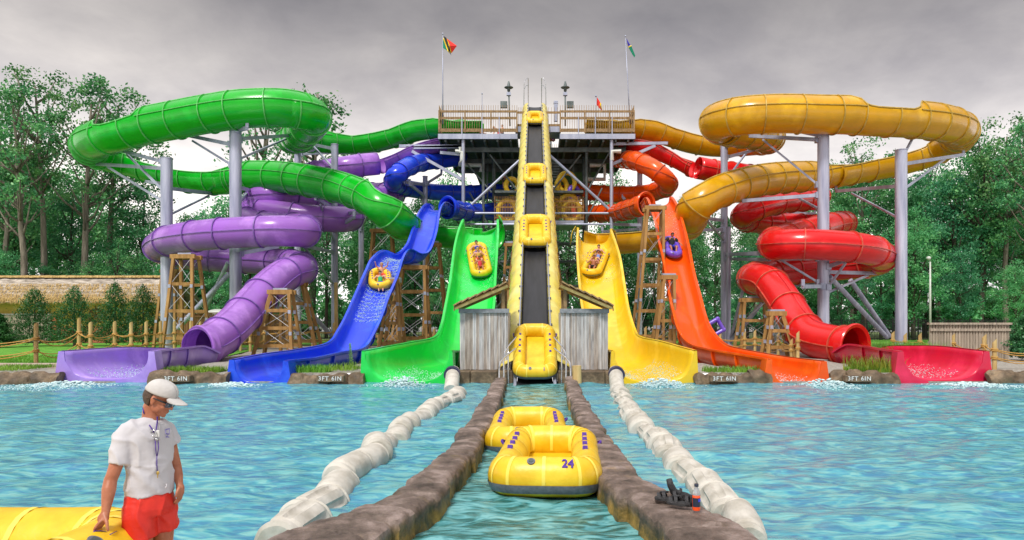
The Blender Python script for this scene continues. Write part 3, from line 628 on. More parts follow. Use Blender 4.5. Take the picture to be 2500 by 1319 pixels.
# ---------------------------------------------------------------- foam and splashes
M_foam = mat('white_water', (0.66,0.76,0.77), (0.42,0.66,0.70), rough=0.6, scale=8, bump=0.5)
def foam(px, py, wpx, q, label, seed, h=0.12, dep=1.0):
    rr = random.Random(seed); c = P(px, py, q); c.z = 0; wd = wpx/q; b = MB()
    for i in range(int(420*wd)):
        a = rr.gauss(0, 0.36); d = rr.gauss(0, 0.35); x = c.x+a*wd; y = 24.55-abs(d)*dep*2.0; k = math.exp(-(a*a*5)-(abs(d)*2.2)); r = rr.uniform(.006, .038)*(0.4+k)
        b.ell((x, y, rr.uniform(-0.02, h*k*2.0)), (r*rr.uniform(1,2.4), r*1.6, r*rr.uniform(.5,1)), 6, 4)
    o = b.put('water_splash', M_foam, smooth=True); tag(o, label, 'splash', kind='stuff')
foam(205, 946, 190, 66, 'white splash spreading at the violet slide exit', 1, .07, 1.3); foam(590, 942, 110, 66, 'thin foam at the blue slide exit', 2, .05, .7)
foam(995, 940, 110, 66, 'white splash at the green slide exit', 3, .16); foam(1600, 940, 120, 66, 'white splash at the yellow slide exit', 4, .14)
foam(1990, 944, 110, 66, 'white splash at the orange slide exit', 5, .12, 1.2); foam(2330, 946, 190, 66, 'thin foam at the red slide exit', 6, .05, 1.0)
def slide_water(g, fr, i0, i1, k0, k1, seed, label, dens=600, size=.05):
    dens = int(dens*2.6); size = size*.62
    """white water lying on a chute: many small flecks resting on its surface"""
    rr = random.Random(seed); b = MB()
    for i in range(dens):
        u = rr.random(); v = rr.betavariate(2,2); fi = i0+(i1-i0)*u; ki = k0+(k1-k0)*v; i_ = int(fi); k_ = int(ki)
        p = g[i_][k_].lerp(g[min(i_+1, len(g)-1)][k_], fi-i_).lerp(g[i_][min(k_+1, 29)], ki-k_); up = fr[i_][3]; r = rr.uniform(.3,1)*size
        b.ell(p+up*(.02+abs(rr.gauss(0,.03))), (r*rr.uniform(.5,1.3), r*rr.uniform(.5,1.3), r*rr.uniform(.4,.9)), 5, 3)
    o = b.put('slide_water', M_foam, smooth=True); tag(o, label, 'water film', kind='stuff')
# ---------------------------------------------------------------- slide tower
tower = thing('slide_tower', 'tall steel start tower with timber railed top deck behind the yellow conveyor', 'tower', P(1306, 830, 25))
TZ = 19.35; qf = 27.0; Yf = F/qf; Yb = Yf+13.5
def tx(px, q=qf): return (px-1306)/q
# decks
xl, xr = tx(1071), tx(1549); wl, wr = tx(1262), tx(1368)
b = MB()
for a, c in ((xl, wl), (wr, xr)):
    b.box(((a+c)/2, (Yf+Yb)/2, TZ-0.12), (c-a, 13.5, 0.1))
b.box(((wl+wr)/2, Yf+9.6, TZ-0.12), (wr-wl-0.02, 7.7, 0.1))
b.put('deck_floor', M_deckpan, tower)
for a, c in ((xl, wl), (wr, xr)):
    b = MB(); b.grid([[Vector((x_, Yf+.3+i*.064, TZ-.2-.05*(i//2 % 2))) for x_ in (a+.1, c-.1)] for i in range(208)]); b.put('corrugated_pan', M_deckpan, tower)
for a, c in ((xl, wl), (wr, xr)):
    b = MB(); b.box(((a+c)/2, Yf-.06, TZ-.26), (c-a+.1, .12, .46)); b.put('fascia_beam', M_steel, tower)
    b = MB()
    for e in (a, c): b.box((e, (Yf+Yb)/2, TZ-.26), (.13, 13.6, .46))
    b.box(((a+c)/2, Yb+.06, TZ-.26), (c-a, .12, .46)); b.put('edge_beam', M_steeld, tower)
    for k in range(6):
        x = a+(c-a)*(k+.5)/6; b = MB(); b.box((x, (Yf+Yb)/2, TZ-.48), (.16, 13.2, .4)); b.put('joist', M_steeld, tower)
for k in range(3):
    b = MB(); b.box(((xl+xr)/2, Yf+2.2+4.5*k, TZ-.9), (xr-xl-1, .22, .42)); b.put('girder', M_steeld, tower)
# raised bits beside the conveyor
for a, c in ((1258, 1282), (1332, 1369)):
    b = MB(); b.box((tx((a+c)/2), Yf+1.2, TZ+.42), ((c-a)/qf, 2.4, .5)); b.put('landing_box', M_steel, tower)
b = MB(); b.box((tx(1308, 23), F/23+1.5, P(0,418,23).z), (290/23, 7.0, 1.1)); b.put('service_level', M_deckpan, tower)
for x_ in (1190, 1250, 1345, 1400, 1440):
    b = MB(); b.box((tx(x_, 24), F/24, P(0,440,24).z), (.16,.16,9)); b.put('hanger', M_steeld, tower)
# main posts and bracing
front_posts = [(1131, qf-.1, 8.4), (1493, qf-.1, 8.4)]; rear_posts = [(1206, 24.4, 8.4), (1426, 24.4, 8.4)]
PX = {}
for i, (px, q, wpx) in enumerate(front_posts+rear_posts):
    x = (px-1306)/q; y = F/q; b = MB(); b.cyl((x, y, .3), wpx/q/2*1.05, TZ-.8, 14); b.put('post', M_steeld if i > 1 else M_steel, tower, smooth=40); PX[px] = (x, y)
    b = MB(); b.cyl((x, y, .3), .45, .35, 14); b.put('footing', M_concrete, tower, smooth=40)
for px, q in ((1180,23),(1300,23),(1430,23),(1180,26),(1432,26)):
    x = (px-1306)/q; y = F/q; b = MB(); b.cyl((x, y, .3), .14, TZ-.8, 10); b.put('post', M_steeld, tower, smooth=40)
def brace(a, c, w_=.2, m=None, parent=None, nm='brace'):
    b = MB(); b.tube([a, c], w_/2, 8); return b.put(nm, m or M_steel, parent or tower, smooth=40)
Yp = F/(qf-.1)
def T(px, py, q=qf-.1): return P(px, py, q)
for s_, A in ((1, [(1268,392,1138,512),(1196,378,1260,462),(1146,470,1198,560),(1140,400,1200,470)]), (-1, [(1343,380,1489,513),(1418,378,1352,462),(1470,460,1420,560),(1488,372,1432,470)])):
    for i, (x0, y0, x1, y1) in enumerate(A): brace(T(x0,y0,26 if i else 26.8), T(x1,y1,26 if i else 26.8), .26 if i == 0 else .16, M_steel if i == 0 else M_steeld)
for py, a, c in ((521,1131,1270),(521,1345,1493),(548,1131,1262),(548,1350,1493)): brace(T(a,py), T(c,py), .2)
for py in (466, 470, 596, 640, 700, 760):
    brace(T(1206,py,24.5), T(1426,py,24.5), .34, M_steeld)
for x0,y0,x1,y1 in ((1206,640,1300,560),(1426,640,1320,560),(1206,760,1290,650),(1426,760,1340,650),(1131,560,1260,680),(1493,560,1360,680),(1140,690,1206,560),(1480,690,1426,560)):
    brace(T(x0,y0,24.8), T(x1,y1,24.8), .15, M_steeld)
# lower rescue deck and mid deck
for (a, c) in ((1208, 1266), (1349, 1424)):
    q = 26.2; b = MB(); b.box((tx((a+c)/2, q), F/q+1.6, P(0,545,q).z), ((c-a)/q, 4.4, .3)); b.put('lower_deck', M_steel, tower)
    b = MB(); b.box((tx((a+c)/2, q), F/q+1.9, P(0,468,q).z), ((c-a)/q, 3.8, .2)); b.put('middle_deck', M_steeld, tower)
    b = MB(); z0 = P(0,540,q).z; z1 = P(0,482,q).z; y = F/q-.5; n = int((c-a)/q/.14)
    for k in range(n+1): b.box((tx(a,q)+k*(c-a)/q/n, y, (z0+z1)/2), (.045, .045, z1-z0))
    for z in (z1-.45, z0+.25, z1-1.0): b.box((tx((a+c)/2,q), y+.05, z), ((c-a)/q, .05, .14))
    b.put('lower_railing', M_wood, tower)
# dark stair core behind the conveyor with corrugated panel
b = MB()
for k in range(46): b.box((tx(1352,25.4), F/25.4+.6, 6+k*.26), (1.1, .1, .14))
b.put('stair_panel', M_steeld, tower)
b = MB()
for k in range(44):
    t = k/43; b.box((tx(1240,24.6)+5.4*((k//11) % 2*(1-2*(k % 11)/11)+(k % 11)/11), F/24+1.2+(k//11 % 2)*1.3, 1.5+t*16.5), (.45, 1.2, .06))
b.put('stair_tread', M_steeld, tower)
# deck railing
def railing(a, c, y, side=False, tall=2.45):
    n = max(2, int(abs(c-a)/.21)); b = MB()
    for k in range(n+1):
        s = a+(c-a)*k/n; pos = (s, y) if not side else (y, s); b.box((pos[0], pos[1], TZ+.12+tall/2), (.035,.035,tall))
    b.put('railing_pickets', M_woodr, tower)
    for z, h in ((TZ+.32,.3),(TZ+1.42,.22),(TZ+2.02,.2)):
        b = MB(); m_ = (a+c)/2; b.box((m_, y, z) if not side else (y, m_, z), (abs(c-a), .05, h) if not side else (.05, abs(c-a), h)); 
        b.v = [(v[0], v[1]+(.05 if not side else 0), v[2]) for v in b.v]; b.put('rail', M_woodr, tower)
    for k in range(4):
        s = a+(c-a)*k/3; b = MB(); b.box((s, y-.03, TZ+1.1) if not side else (y, s, TZ+1.1), (.13,.13,2.0)); b.put('rail_post', M_woodr, tower)
railing(xl+.05, wl, Yf-.05); railing(wr, xr-.05, Yf-.05)
railing(Yf+.1, Yb, xl+.05, True); railing(Yf+.1, Yb, xr-.05, True); railing(xl+.1, xr-.1, Yb-.1)
for a, c in ((wl, tx(1282)), (tx(1332), wr)):
    b = MB()
    for k in range(6): b.box((a+(c-a)*k/5, Yf+.2, TZ+1.5), (.03,.03,1.9))
    b.box(((a+c)/2, Yf+.25, TZ+2.0), (abs(c-a), .05, .2)); b.box(((a+c)/2, Yf+.25, TZ+.85), (abs(c-a), .05, .2)); b.put('railing_pickets', M_woodr, tower)
for px in (1128,1177,1219,1412,1453,1494):
    b = MB(); b.beam((tx(px), Yf-.13, TZ-.5), (tx(px), Yf-.13, TZ+1.5), .08); b.put('rail_bracket', M_steel, tower)
# white drain pipes
for pts in ([T(1120,372),T(1128,372),T(1128,392),T(1124,400),T(1124,403,25),T(1174,404,25),T(1174,420,25)], [T(1516,370),T(1494,370),T(1494,392)], [T(1440,404,25),T(1476,404,25),T(1476,438,25),T(1428,438,25)], [T(1112,370),T(1124,370),T(1124,360)]):
    b = MB(); b.tube(pts, .2, 10); b.put('drain_pipe', M_white, tower, smooth=40)
# outrigger arms holding the slide starts
for x0,y0,x1,y1 in ((1131,358,975,357),(1131,358,992,362),(1493,352,1630,350),(1131,440,992,362),(1493,402,1600,356),(1131,378,1075,373),(1131,560,1070,560),(1493,548,1565,550)):
    b = MB(); b.beam(T(x0,y0,26.6), T(x1,y1,26.6), .22, .26); b.put('outrigger', M_steel, tower)
# ---------------------------------------------------------------- raft conveyor
def CZ(Y): return 0.12+(Y-25.3)*0.576
cx = lambda y: 0.0
conv = thing('raft_conveyor', 'steep black belt conveyor with scalloped yellow side panels carrying rafts up to the tower', 'conveyor', (0, 25, 0))
Yt = 64.3; su = math.hypot(1, .576)
NB = Vector((0, -.576/su, 1/su))
def on(x, Y, h=0): return Vector((x, Y, CZ(Y)))+NB*h
b = MB(); ys_ = np.linspace(25.0, Yt, 90)
b.grid([[on(x, y, -0.06*math.cos(x/0.62*PI/2)) for x in np.linspace(-.62, .62, 9)] for y in ys_]); b.put('belt', M_rubber, conv, smooth=True, solid=.04)
for sg in (-1, 1):
    b = MB(); rows_ = []
    n = 260
    for i in range(n+1):
        y = 26.0+(Yt-26.0)*i/n; ph = ((y-26.0)/1.45) % 1; bulge = 0.055*(1-ph)+0.03*math.sin(PI*ph)
        wide = 1.0 if y > 32 else 1.0+0.22*min(1,(32-y)/5)
        rows_.append([on(sg*.58, y, .02), on(sg*.60, y, .30), on(sg*.65, y, .38), on(sg*(.82+bulge), y, .30), on(sg*(1.04+bulge)*wide, y, .02), on(sg*(1.14+bulge)*wide, y, -.4), on(sg*1.08*wide, y, -.95)])
    b.grid(rows_); b.put('side_panel', M_conv, conv, smooth=55, solid=.03)
    b = MB(); b.tube([on(sg*.63, y, .46) for y in np.linspace(25.3, Yt-.6, 70)], .032, 8); b.put('rope_rail', M_chrome, conv, smooth=40)
    y = 26.2
    while y < Yt-1: b = MB(); b.box(on(sg*.64, y, .43), (.15, .07, .08)); b.put('rail_clip', M_band, conv); y += 1.0
    b = MB(); b.tube([on(sg*.62, Yt-.6, .5), on(sg*.62, Yt-.5, 2.7), on(sg*.75, Yt-.6, 2.75), on(sg*.98, Yt-.9, 2.4), on(sg*1.02, Yt-1.0, .4)], .035, 8); b.tube([on(sg*.62, Yt-.5, 2.1), on(sg*.8, Yt-.7, 2.1), on(sg*1.0, Yt-.95, 1.8)], .03, 8); b.put('top_handrail', M_chrome, conv, smooth=40)
    # timber trestle legs under the conveyor
    b = MB(); b.beam((sg*.85, 26.4, -.3), on(sg*.85, Yt, -.85), .22, .5); b.put('stringer', M_steeld, conv)
    for y in (31, 37, 43, 49, 55):
        b = MB(); b.beam((sg*(1.35+.02*y), y+.4, .3), on(sg*.95, y, -.9), .24, .24); b.put('leg', M_wood, conv)
    # bottom loop handrails
    b = MB()
    for (xo, z0, z1, yy) in ((1.13, .05, 1.35, 25.0), (1.27, .05, .95, 24.5)):
        b.tube([(sg*xo, yy-.2, -.3), (sg*xo, yy-.2, z1*.6), (sg*(xo-.03), yy-.1, z1*.85), (sg*(xo-.14), yy+.15, z1), (sg*.72, yy+.9, z1+.32)], .033, 8)
        b.tube([(sg*(xo-.16), yy+.1, .0), (sg*(xo-.14), yy+.15, z1)], .028, 8)
    b.put('loop_handrail', M_chrome, conv, smooth=40)
for y in (33, 40, 47, 54, 61):
    b = MB(); b.beam(on(-1.0, y, -1), on(1.0, y, -1), .2); b.put('cross_member', M_steeld, conv)
b = MB(); b.box((0, 24.7, -.12), (1.3, 1.9, .2), Matrix.Rotation(math.radians(16), 3, 'X')); b.put('loading_ramp', M_rubber, conv)
for sg in (-1, 1):
    b = MB(); b.box((sg*.72, 24.65, -.05), (.1, 2.1, .26), Matrix.Rotation(math.radians(16), 3, 'X')); b.put('ramp_curb', M_steel, conv)

# ---------------------------------------------------------------- slide support columns with bracket arms
M_pole = mat('galvanised_column', (0.28,0.30,0.42), (0.52,0.54,0.66), rough=0.42, metal=0.3, scale=2.2, bump=0.12, stretch=(1.6,1.6,0.12), detail=8)
def column(px, ptop, q, d, label, arms, base=True, group='slide support columns'):
    x = (px-1306)/q; y = F/q; zt = P(px, ptop, q).z; t = thing('support_column', label, 'column', (x, y, .35), group)
    b = MB(); b.cyl((x, y, .35), d/2, zt-.35, 28); b.put('shaft', M_pole, t, smooth=40)
    b = MB(); b.cyl((x, y, zt), d/2+.03, .05, 28); b.put('cap', M_pole, t, smooth=40)
    b = MB(); b.cyl((x, y, .3), d/2+.35, .22, 20); b.put('footing', M_concrete, t, smooth=40)
    for k, (y0, x1, y1, q1) in enumerate(arms):
        e = P(x1, y1, q1); z0 = P(px, y0, q).z; s_ = Vector((x, y, z0)); dr = (e-s_); dr.z = 0; dr.normalize(); s_ += dr*d*.45
        beam_ = abs(y1-y0) < 32
        b = MB(); b.beam(s_, e, .17 if beam_ else .13, .24 if beam_ else .13); b.put('arm' if beam_ else 'brace', M_steel, t)
        if beam_:
            b = MB(); b.beam(e-dr*.02+Vector((0,0,.05)), e+Vector((0,0,.45)), .2, .12); b.put('saddle', M_steel, t)
        b = MB(); b.box((s_.x, s_.y, s_.z), (.34,.34,.42)); b.put('gusset', M_steel, t)
column(575, 306, 36, .78, 'thick steel column under the top green loop, rising through the purple loop', [(352,430,325,34.5),(402,470,344,34.8),(336,784,326,30.5),(386,716,332,31.5),(320,604,313,37),(453,617,467,30.5),(500,606,470,31),(618,680,602,34.5),(610,650,598,38)])
column(407, 388, 35.5, .76, 'thick steel column under the far left end of the green loop', [(394,287,366,34),(466,310,377,33.5),(410,223,400,31),(493,263,408,31),(458,527,473,30),(524,510,478,30),(448,354,443,29.5)])
column(817, 354, 29.5, .56, 'slimmer steel column right of the purple loop, behind the lower green flume', [(362,737,347,27),(410,760,352,27),(510,770,485,33),(590,782,500,33),(524,900,518,35),(560,865,530,34),(617,748,602,34.5),(695,744,604,34.5)])
column(727, 360, 24.5, .66, 'steel column farthest back on the left, below the green mini loop', [(376,845,371,24),(372,712,352,26),(500,660,494,29),(560,630,560,30)])
column(882, 522, 26.5, .5, 'short steel column between the purple tubes and the blue drop', [(530,940,520,34),(560,900,520,30)])
column(1038, 432, 25.5, .46, 'slim steel column between the blue tube loops', [(452,990,446,28),(480,1000,450,28),(447,1078,425,25),(490,1010,462,25)])
column(2010, 326, 36, .76, 'thick steel column under the front yellow flume, passing in front of the red tubes', [(340,1829,332,34.5),(450,1862,341,34.5),(332,1960,322,36.5),(476,1812,491,34.5),(512,1943,480,32),(631,1888,632,36),(690,1905,634,36),(652,2062,637,37),(702,2066,640,37),(664,2150,668,33.5),(716,2120,672,33.5),(700,1960,700,40)])
column(2200, 368, 35.8, .76, 'thick steel column under the right end of the yellow loop', [(452,2041,467,30),(531,2079,472,30),(399,2352,378,31.5),(462,2308,388,31.5),(378,2228,338,35)])
column(1768, 356, 29.8, .56, 'steel column left of the red tubes, below the yellow mini loop', [(356,1838,346,31),(384,1858,362,28),(440,1828,366,28),(540,1706,531,34.5),(588,1727,540,34.5),(562,1690,562,32),(622,1888,620,35),(633,1880,634,35)])
column(1779, 556, 31, .34, 'thin steel pipe column standing right against the column left of the red tubes', [(622,1868,617,35)])
column(1897, 500, 25, .62, 'stubby steel column behind the stacked red tubes', [(520,1990,522,25),(560,1840,562,27)])
column(1562, 420, 25.5, .5, 'steel column right of the tower under the orange tube', [(482,1630,474,27),(470,1520,486,25.5),(560,1470,566,28)])
column(1930, 640, 30, .62, 'low steel column behind the lower red spiral', [(698,1990,690,31)])
def strut(x0,y0,q0,x1,y1,q1,label,r=.17):
    a, c = P(x0,y0,q0), P(x1,y1,q1); b = MB(); b.tube([a,c], r, 12); o = b.put('diagonal_strut', M_pole, smooth=40); tag(o, label, 'strut', 'diagonal steel struts')
strut(434,802,36,560,668,36,'lower of the two diagonal steel struts leaning on the column inside the purple loop'); strut(500,760,34,556,642,36,'upper diagonal steel strut leaning on the column inside the purple loop',.13)
strut(690,690,34,812,822,30,'long diagonal steel strut from under the purple tube down to the right'); strut(655,722,35,740,830,32,'short diagonal steel strut behind the purple tube trestle',.13)
strut(2026,676,36,2166,824,33,'diagonal steel strut right of the red exit tube, nearer the column'); strut(2076,684,34,2172,822,33,'diagonal steel strut right of the red exit tube, outer of the pair')
strut(1862,738,34,1782,836,31,'diagonal steel strut crossing behind the red tube trestle'); strut(1814,706,35,1784,826,31,'steep steel strut beside the thin pipe column',.12)

# ---------------------------------------------------------------- timber trestles
def trestle(xt, yt, xb, yb, q, label, top=46, bot=70, depth=1.6, plate=True, rungs=3):
    """two leaning ladder frames joined at the top"""
    t = thing('timber_trestle', label, 'trestle', P(xb, yb, q), 'timber trestles under the slides')
    k = 0
    def leg(xa, ya, xc, yc, dy):
        b = MB(); a = P(xa,ya,q)+Vector((0,dy*.35,0)); c = P(xc,yc,q)+Vector((0,dy,0)); c.z = .35; b.beam(a, c, .17, .19); b.put('leg', M_wood, t, bevel=.01)
        for f_ in (.3, .64): 
            if plate: bb = MB(); bb.box(a.lerp(c, f_)+Vector((0,-.122,0)), (.16,.015,.2)); bb.put('gusset_plate', M_steel, t)
        return a, c
    for dy in (-depth/2, depth/2):
        a0, c0 = leg(xt-top/2, yt, xb-bot/2, yb, dy); a1, c1 = leg(xt+top/2, yt, xb+bot/2, yb, dy)
        b = MB(); b.beam(a0-Vector((.2,0,-.05)), a1+Vector((.2,0,.05)), .2, .26); b.put('header', M_wood, t, bevel=.01)
        for r in range(1, rungs+1):
            f_ = r/(rungs+.6); b = MB(); b.beam(a0.lerp(c0, f_), a1.lerp(c1, f_), .08, .19); b.put('rung', M_wood, t)
        b = MB(); m0, m1 = 1/(rungs+.6), 2/(rungs+.6)
        for p0, p1 in ((a0.lerp(c0,m0), a1.lerp(c1,m1)), (a1.lerp(c1,m0), a0.lerp(c0,m1)), (a0, a1.lerp(c1,m0)), (a1, a0.lerp(c0,m0)), (a0.lerp(c0,m1), a1.lerp(c1,.9)), (a1.lerp(c1,m1), a0.lerp(c0,.9))): b.tube([p0, p1], .014, 5)
        b.put('cable_brace', M_chrome, t)
    if depth:
        for sg in (-1, 1): b = MB(); b.beam(P(xt+sg*top/2,yt,q)+Vector((0,-depth*.17,0)), P(xt+sg*top/2,yt,q)+Vector((0,depth*.17,0)), .2, .2); b.put('side_tie', M_wood, t)
    b = MB(); b.box(P(xt, yt-6, q), (.8,.5,.28)); b.put('slide_saddle', M_steel, t)
trestle(455,630,458,836,40,'timber trestle under the left end of the purple front loop', 44, 74, 2.4)
trestle(415,664,410,832,34,'timber trestle behind the left purple trestle, beside the thick column', 30, 52, 1.0)
trestle(716,696,738,842,38,'timber trestle under the lower right bend of the purple tube', 50, 86, 1.4)
trestle(688,716,678,858,43,'nearer low trestle propping the purple drop tube', 44, 94, 1.6)
trestle(934,566,936,830,33,'tall trestle holding the low green flume above the blue drop', 44, 84, 1.6, rungs=5)
trestle(1010,656,996,836,38,'trestle standing under the dip between the two blue drops', 56, 104, 2.0, rungs=3)
trestle(962,690,958,848,42,'short trestle under the second blue drop', 16, 56, 1.6)
trestle(1058,600,1066,830,33,'tall narrow trestle between the blue and green drops', 26, 60, 1.6, rungs=4)
trestle(1598,512,1578,846,37,'very tall trestle under the crest of the orange drop', 38, 64, 2.6, rungs=5)
trestle(1632,680,1616,850,41,'short trestle hidden half behind the orange drop', 24, 48, 1.6)
trestle(1842,735,1840,856,38,'trestle under the left bend of the lower red tube', 54, 80, 1.6, rungs=2)
trestle(1895,768,1900,872,44,'small trestle propping the steep red tube', 26, 66, 1.2, rungs=2)
trestle(1246,600,1240,830,30,'trestle to the left of the conveyor behind the pump shed', 20, 40, 1.5, rungs=4)
b = MB(); b.tube([P(820,690,34), P(821,835,34)], .13, 10); o = b.put('timber_post', M_post, smooth=40); tag(o, 'single round timber post against the slim column right of the purple loop', 'post')
b = MB(); b.tube([P(1408,893,71.5), P(1409,936,71.5)], .155, 14); o = b.put('timber_post', M_post, smooth=40); tag(o, 'stubby round timber bollard at the head of the right stone wall', 'bollard')
# ---------------------------------------------------------------- rafts
def rrect(w, l, rc, n=9):
    pts = []; a, b = w/2-rc, l/2-rc
    for cx_, cy_, a0 in ((a,b,0),(-a,b,90),(-a,-b,180),(a,-b,270)):
        for k in range(n): t = math.radians(a0+90*k/(n-1)); pts.append((cx_+rc*math.cos(t), cy_+rc*math.sin(t)))
    out_ = []
    for i, p in enumerate(pts):      # subdivide the straights
        q_ = pts[(i+1) % len(pts)]; out_.append(p); d = math.hypot(q_[0]-p[0], q_[1]-p[1]); m = int(d/.22)
        for k in range(1, m): out_.append((p[0]+(q_[0]-p[0])*k/m, p[1]+(q_[1]-p[1])*k/m))
    return out_
def ring_frames(pts):
    n = len(pts); fr = []
    for i in range(n):
        a = Vector(pts[i-1]+(0,)); c = Vector(pts[(i+1) % n]+(0,)); t = (c-a).normalized(); fr.append((Vector(pts[i]+(0,)), t, Vector((t.y, -t.x, 0))))
    return fr
def make_raft(name, label, W=1.5, Lr=3.4, tr=0.212, number=None, body=None, handles=True, rc=0.48, upturn=0.10, seams=True, cat='raft', group='yellow rafts', tall=1.2):
    body = body or M_raft
    t = thing(name, label, cat, (0,0,0), group)
    path = rrect(W-2*tr, Lr-2*tr, max(.12, rc-tr)); fr = ring_frames(path); up = Vector((0,0,1))
    def C(p): return p+up*(tr*tall+upturn*(abs(p.y)/(Lr/2))**3)
    def ring(r, a0=0, a1=360, n=20, closed=True):
        g = []
        for p, tt, nn in fr:
            row = []
            for k in range(n if closed else n+1):
                a = math.radians(a0+(a1-a0)*k/n); row.append(C(p)+nn*(r*math.cos(a))+up*(r*tall*math.sin(a)))
            g.append(row)
        g.append(g[0]); return g
    b = MB(); b.grid(ring(tr), closed=True); b.put('tube', body, t, smooth=True)
    b = MB(); b.grid(ring(tr+.012, -42, -14, 5, False)); b.put('rub_strake', M_band, t, smooth=30)
    b = MB(); n = len(path); outl = [C(Vector(p+(0,)))-up*(tr*.75) for p in path]; c0 = Vector((0,0,tr*.3)); b.v = [tuple(c0)]+[tuple(v) for v in outl]; b.f = [(0, i+1, (i+1) % n+1) for i in range(n)]; b.m = [0]*n
    b.put('floor', body, t, smooth=True)
    if seams:
        for k in range(0, n, max(1, n//14)):
            b = MB(); p, tt, nn = fr[k]; gg = []
            for j in range(17):
                a = math.radians(-40+250*j/16)*1.0; c = C(p)+nn*((tr+.004)*math.cos(a))+up*((tr+.004)*tall*math.sin(a)); gg.append([c-tt*.022, c+tt*.022])
            b.grid(gg); b.put('seam_tape', M_raftl, t, smooth=True)
    if handles:
        for sg in (-1, 1):
            for yy in (-.42, .0, .40, .80):
                y = yy*Lr/3.4; b = MB(); c = Vector((sg*(W/2-tr*1.05), y, tr*tall*2+upturn*(abs(y)/(Lr/2))**3-.02)); nn = Vector((sg,0,0))
                pts = [c+Vector((0,-.06,0)), c+Vector((0,-.04,.045)), c+Vector((0,0,.06)), c+Vector((0,.04,.045)), c+Vector((0,.06,0))]
                b.grid([[p-nn*.035, p+nn*.035] for p in pts]); b.grid([[p-nn*.035-Vector((0,0,.016)), p+nn*.035-Vector((0,0,.016))] for p in pts])
                b.box(c+Vector((0,-.095,.0)), (.085,.05,.02)); b.box(c+Vector((0,.095,.0)), (.085,.05,.02)); b.put('handle', M_strap, t)
            b = MB(); c = Vector((sg*(W/2-.02), Lr*.30, tr*tall*1.4)); b.tube([c+Vector((0,-.13,-.02)), c+Vector((sg*.05,-.06,.02)), c+Vector((sg*.06,.06,.02)), c+Vector((0,.13,-.02))], .022, 6); b.put('side_handle', M_strap, t, smooth=True)
    # valve on the near end
    a = math.radians(58); c = C(Vector((-.16, -(Lr/2-tr), 0)))+Vector((0,-1,0))*(tr*math.cos(a))+up*(tr*tall*math.sin(a)); nv = Vector((0, -math.cos(a), math.sin(a)))
    b = MB(); b.tube([c-nv*.01, c+nv*.012], .052, 16); b.put('valve', M_band, t, smooth=40)
    b = MB(); b.tube([c+nv*.01, c+nv*.02], .03, 12); b.put('valve_cap', M_steeld, t, smooth=40)
    if number:
        a = math.radians(50); o = text_obj(number, .15, M_strap, t, name='number', thick=.005); c = C(Vector((.30, -(Lr/2-tr), 0)))+Vector((0,-1,0))*((tr+.002)*math.cos(a))+up*((tr+.002)*tall*math.sin(a))
        me = o.data   # bend the digits on to the tube
        for v in me.vertices:
            x, y, z = v.co; aa = a+y/tr; pp = C(Vector((.30+x, -(Lr/2-tr), 0)))+Vector((0,-1,0))*((tr+.004+z)*math.cos(aa))+up*((tr+.004+z)*tall*math.sin(aa)); v.co = pp
        ORG[o] = Vector((0,0,0))
    return t
def place(t, loc, R): t.location = loc; t.rotation_euler = R.to_euler(); return t
def Rz(a): return Matrix.Rotation(math.radians(a), 3, 'Z')
def Rx(a): return Matrix.Rotation(math.radians(a), 3, 'X')
r24 = make_raft('raft', 'yellow raft numbered 24, nearest of the two floating in the channel', number='24', Lr=3.1); place(r24, (0.20, 9.98, -.06), Rz(-3.5))
raft0 = make_raft('raft', 'unnumbered yellow raft floating behind the raft with the number', Lr=3.2)
place(raft0, (-.13, 13.05, -.13), Rz(0))
def raft_copy(label, loc, R, src=raft0, group=None):
    c = copy_tree(src); c['label'] = label
    if group: c['group'] = group
    return place(c, loc, R)
ang = math.degrees(math.atan(.576))
rc1 = make_raft('raft', 'lowest yellow raft on the conveyor, half out of the water', number='1', Lr=3.3); place(rc1, on(0, 26.45, .10), Rx(ang-3))
sc_ = []
sc_.append(raft_copy('second yellow raft up the conveyor, level with the yellow drop', on(0, 37.0, .05), Rx(ang)))
sc_.append(raft_copy('third yellow raft up the conveyor, level with the storage platforms', on(0, 45.6, .05), Rx(ang)))
sc_.append(raft_copy('topmost yellow raft arriving at the head of the conveyor', on(0, 59.3, .05), Rx(ang)))
for r_, k_ in zip(sc_+[rc1], (1.14,1.06,1.0,1.10)): r_.scale = (k_,k_*1.04,k_)
# the lifeguard's raft: held tilted up at the pool edge
lr = make_raft('raft', 'yellow raft at the bottom left corner held by the lifeguard', W=1.6, Lr=3.3, tr=.30, handles=False, rc=.62, tall=1.12, upturn=.04); place(lr, (-2.735-1.62, 4.64, .14), Rz(88))
b = MB(); hs = [Vector((-2.985+.02*k, 4.50+.03*k, .80+.022*math.sin(k*.8))) for k in range(5)]; b.grid([[p-Vector((.03,-.03,0)), p+Vector((.03,-.03,0))] for p in hs]); b.box((-3.02,4.46,.795), (.10,.09,.02)); b.box((-2.90,4.62,.775), (.10,.08,.02))
b.v = [tuple(Vector(v)-lr.location) for v in b.v]; Ri = Rz(-88); b.v = [tuple(Ri @ Vector(v)) for v in b.v]; hd_ = link('handle', b.mesh('handle', M_strap, True), lr)

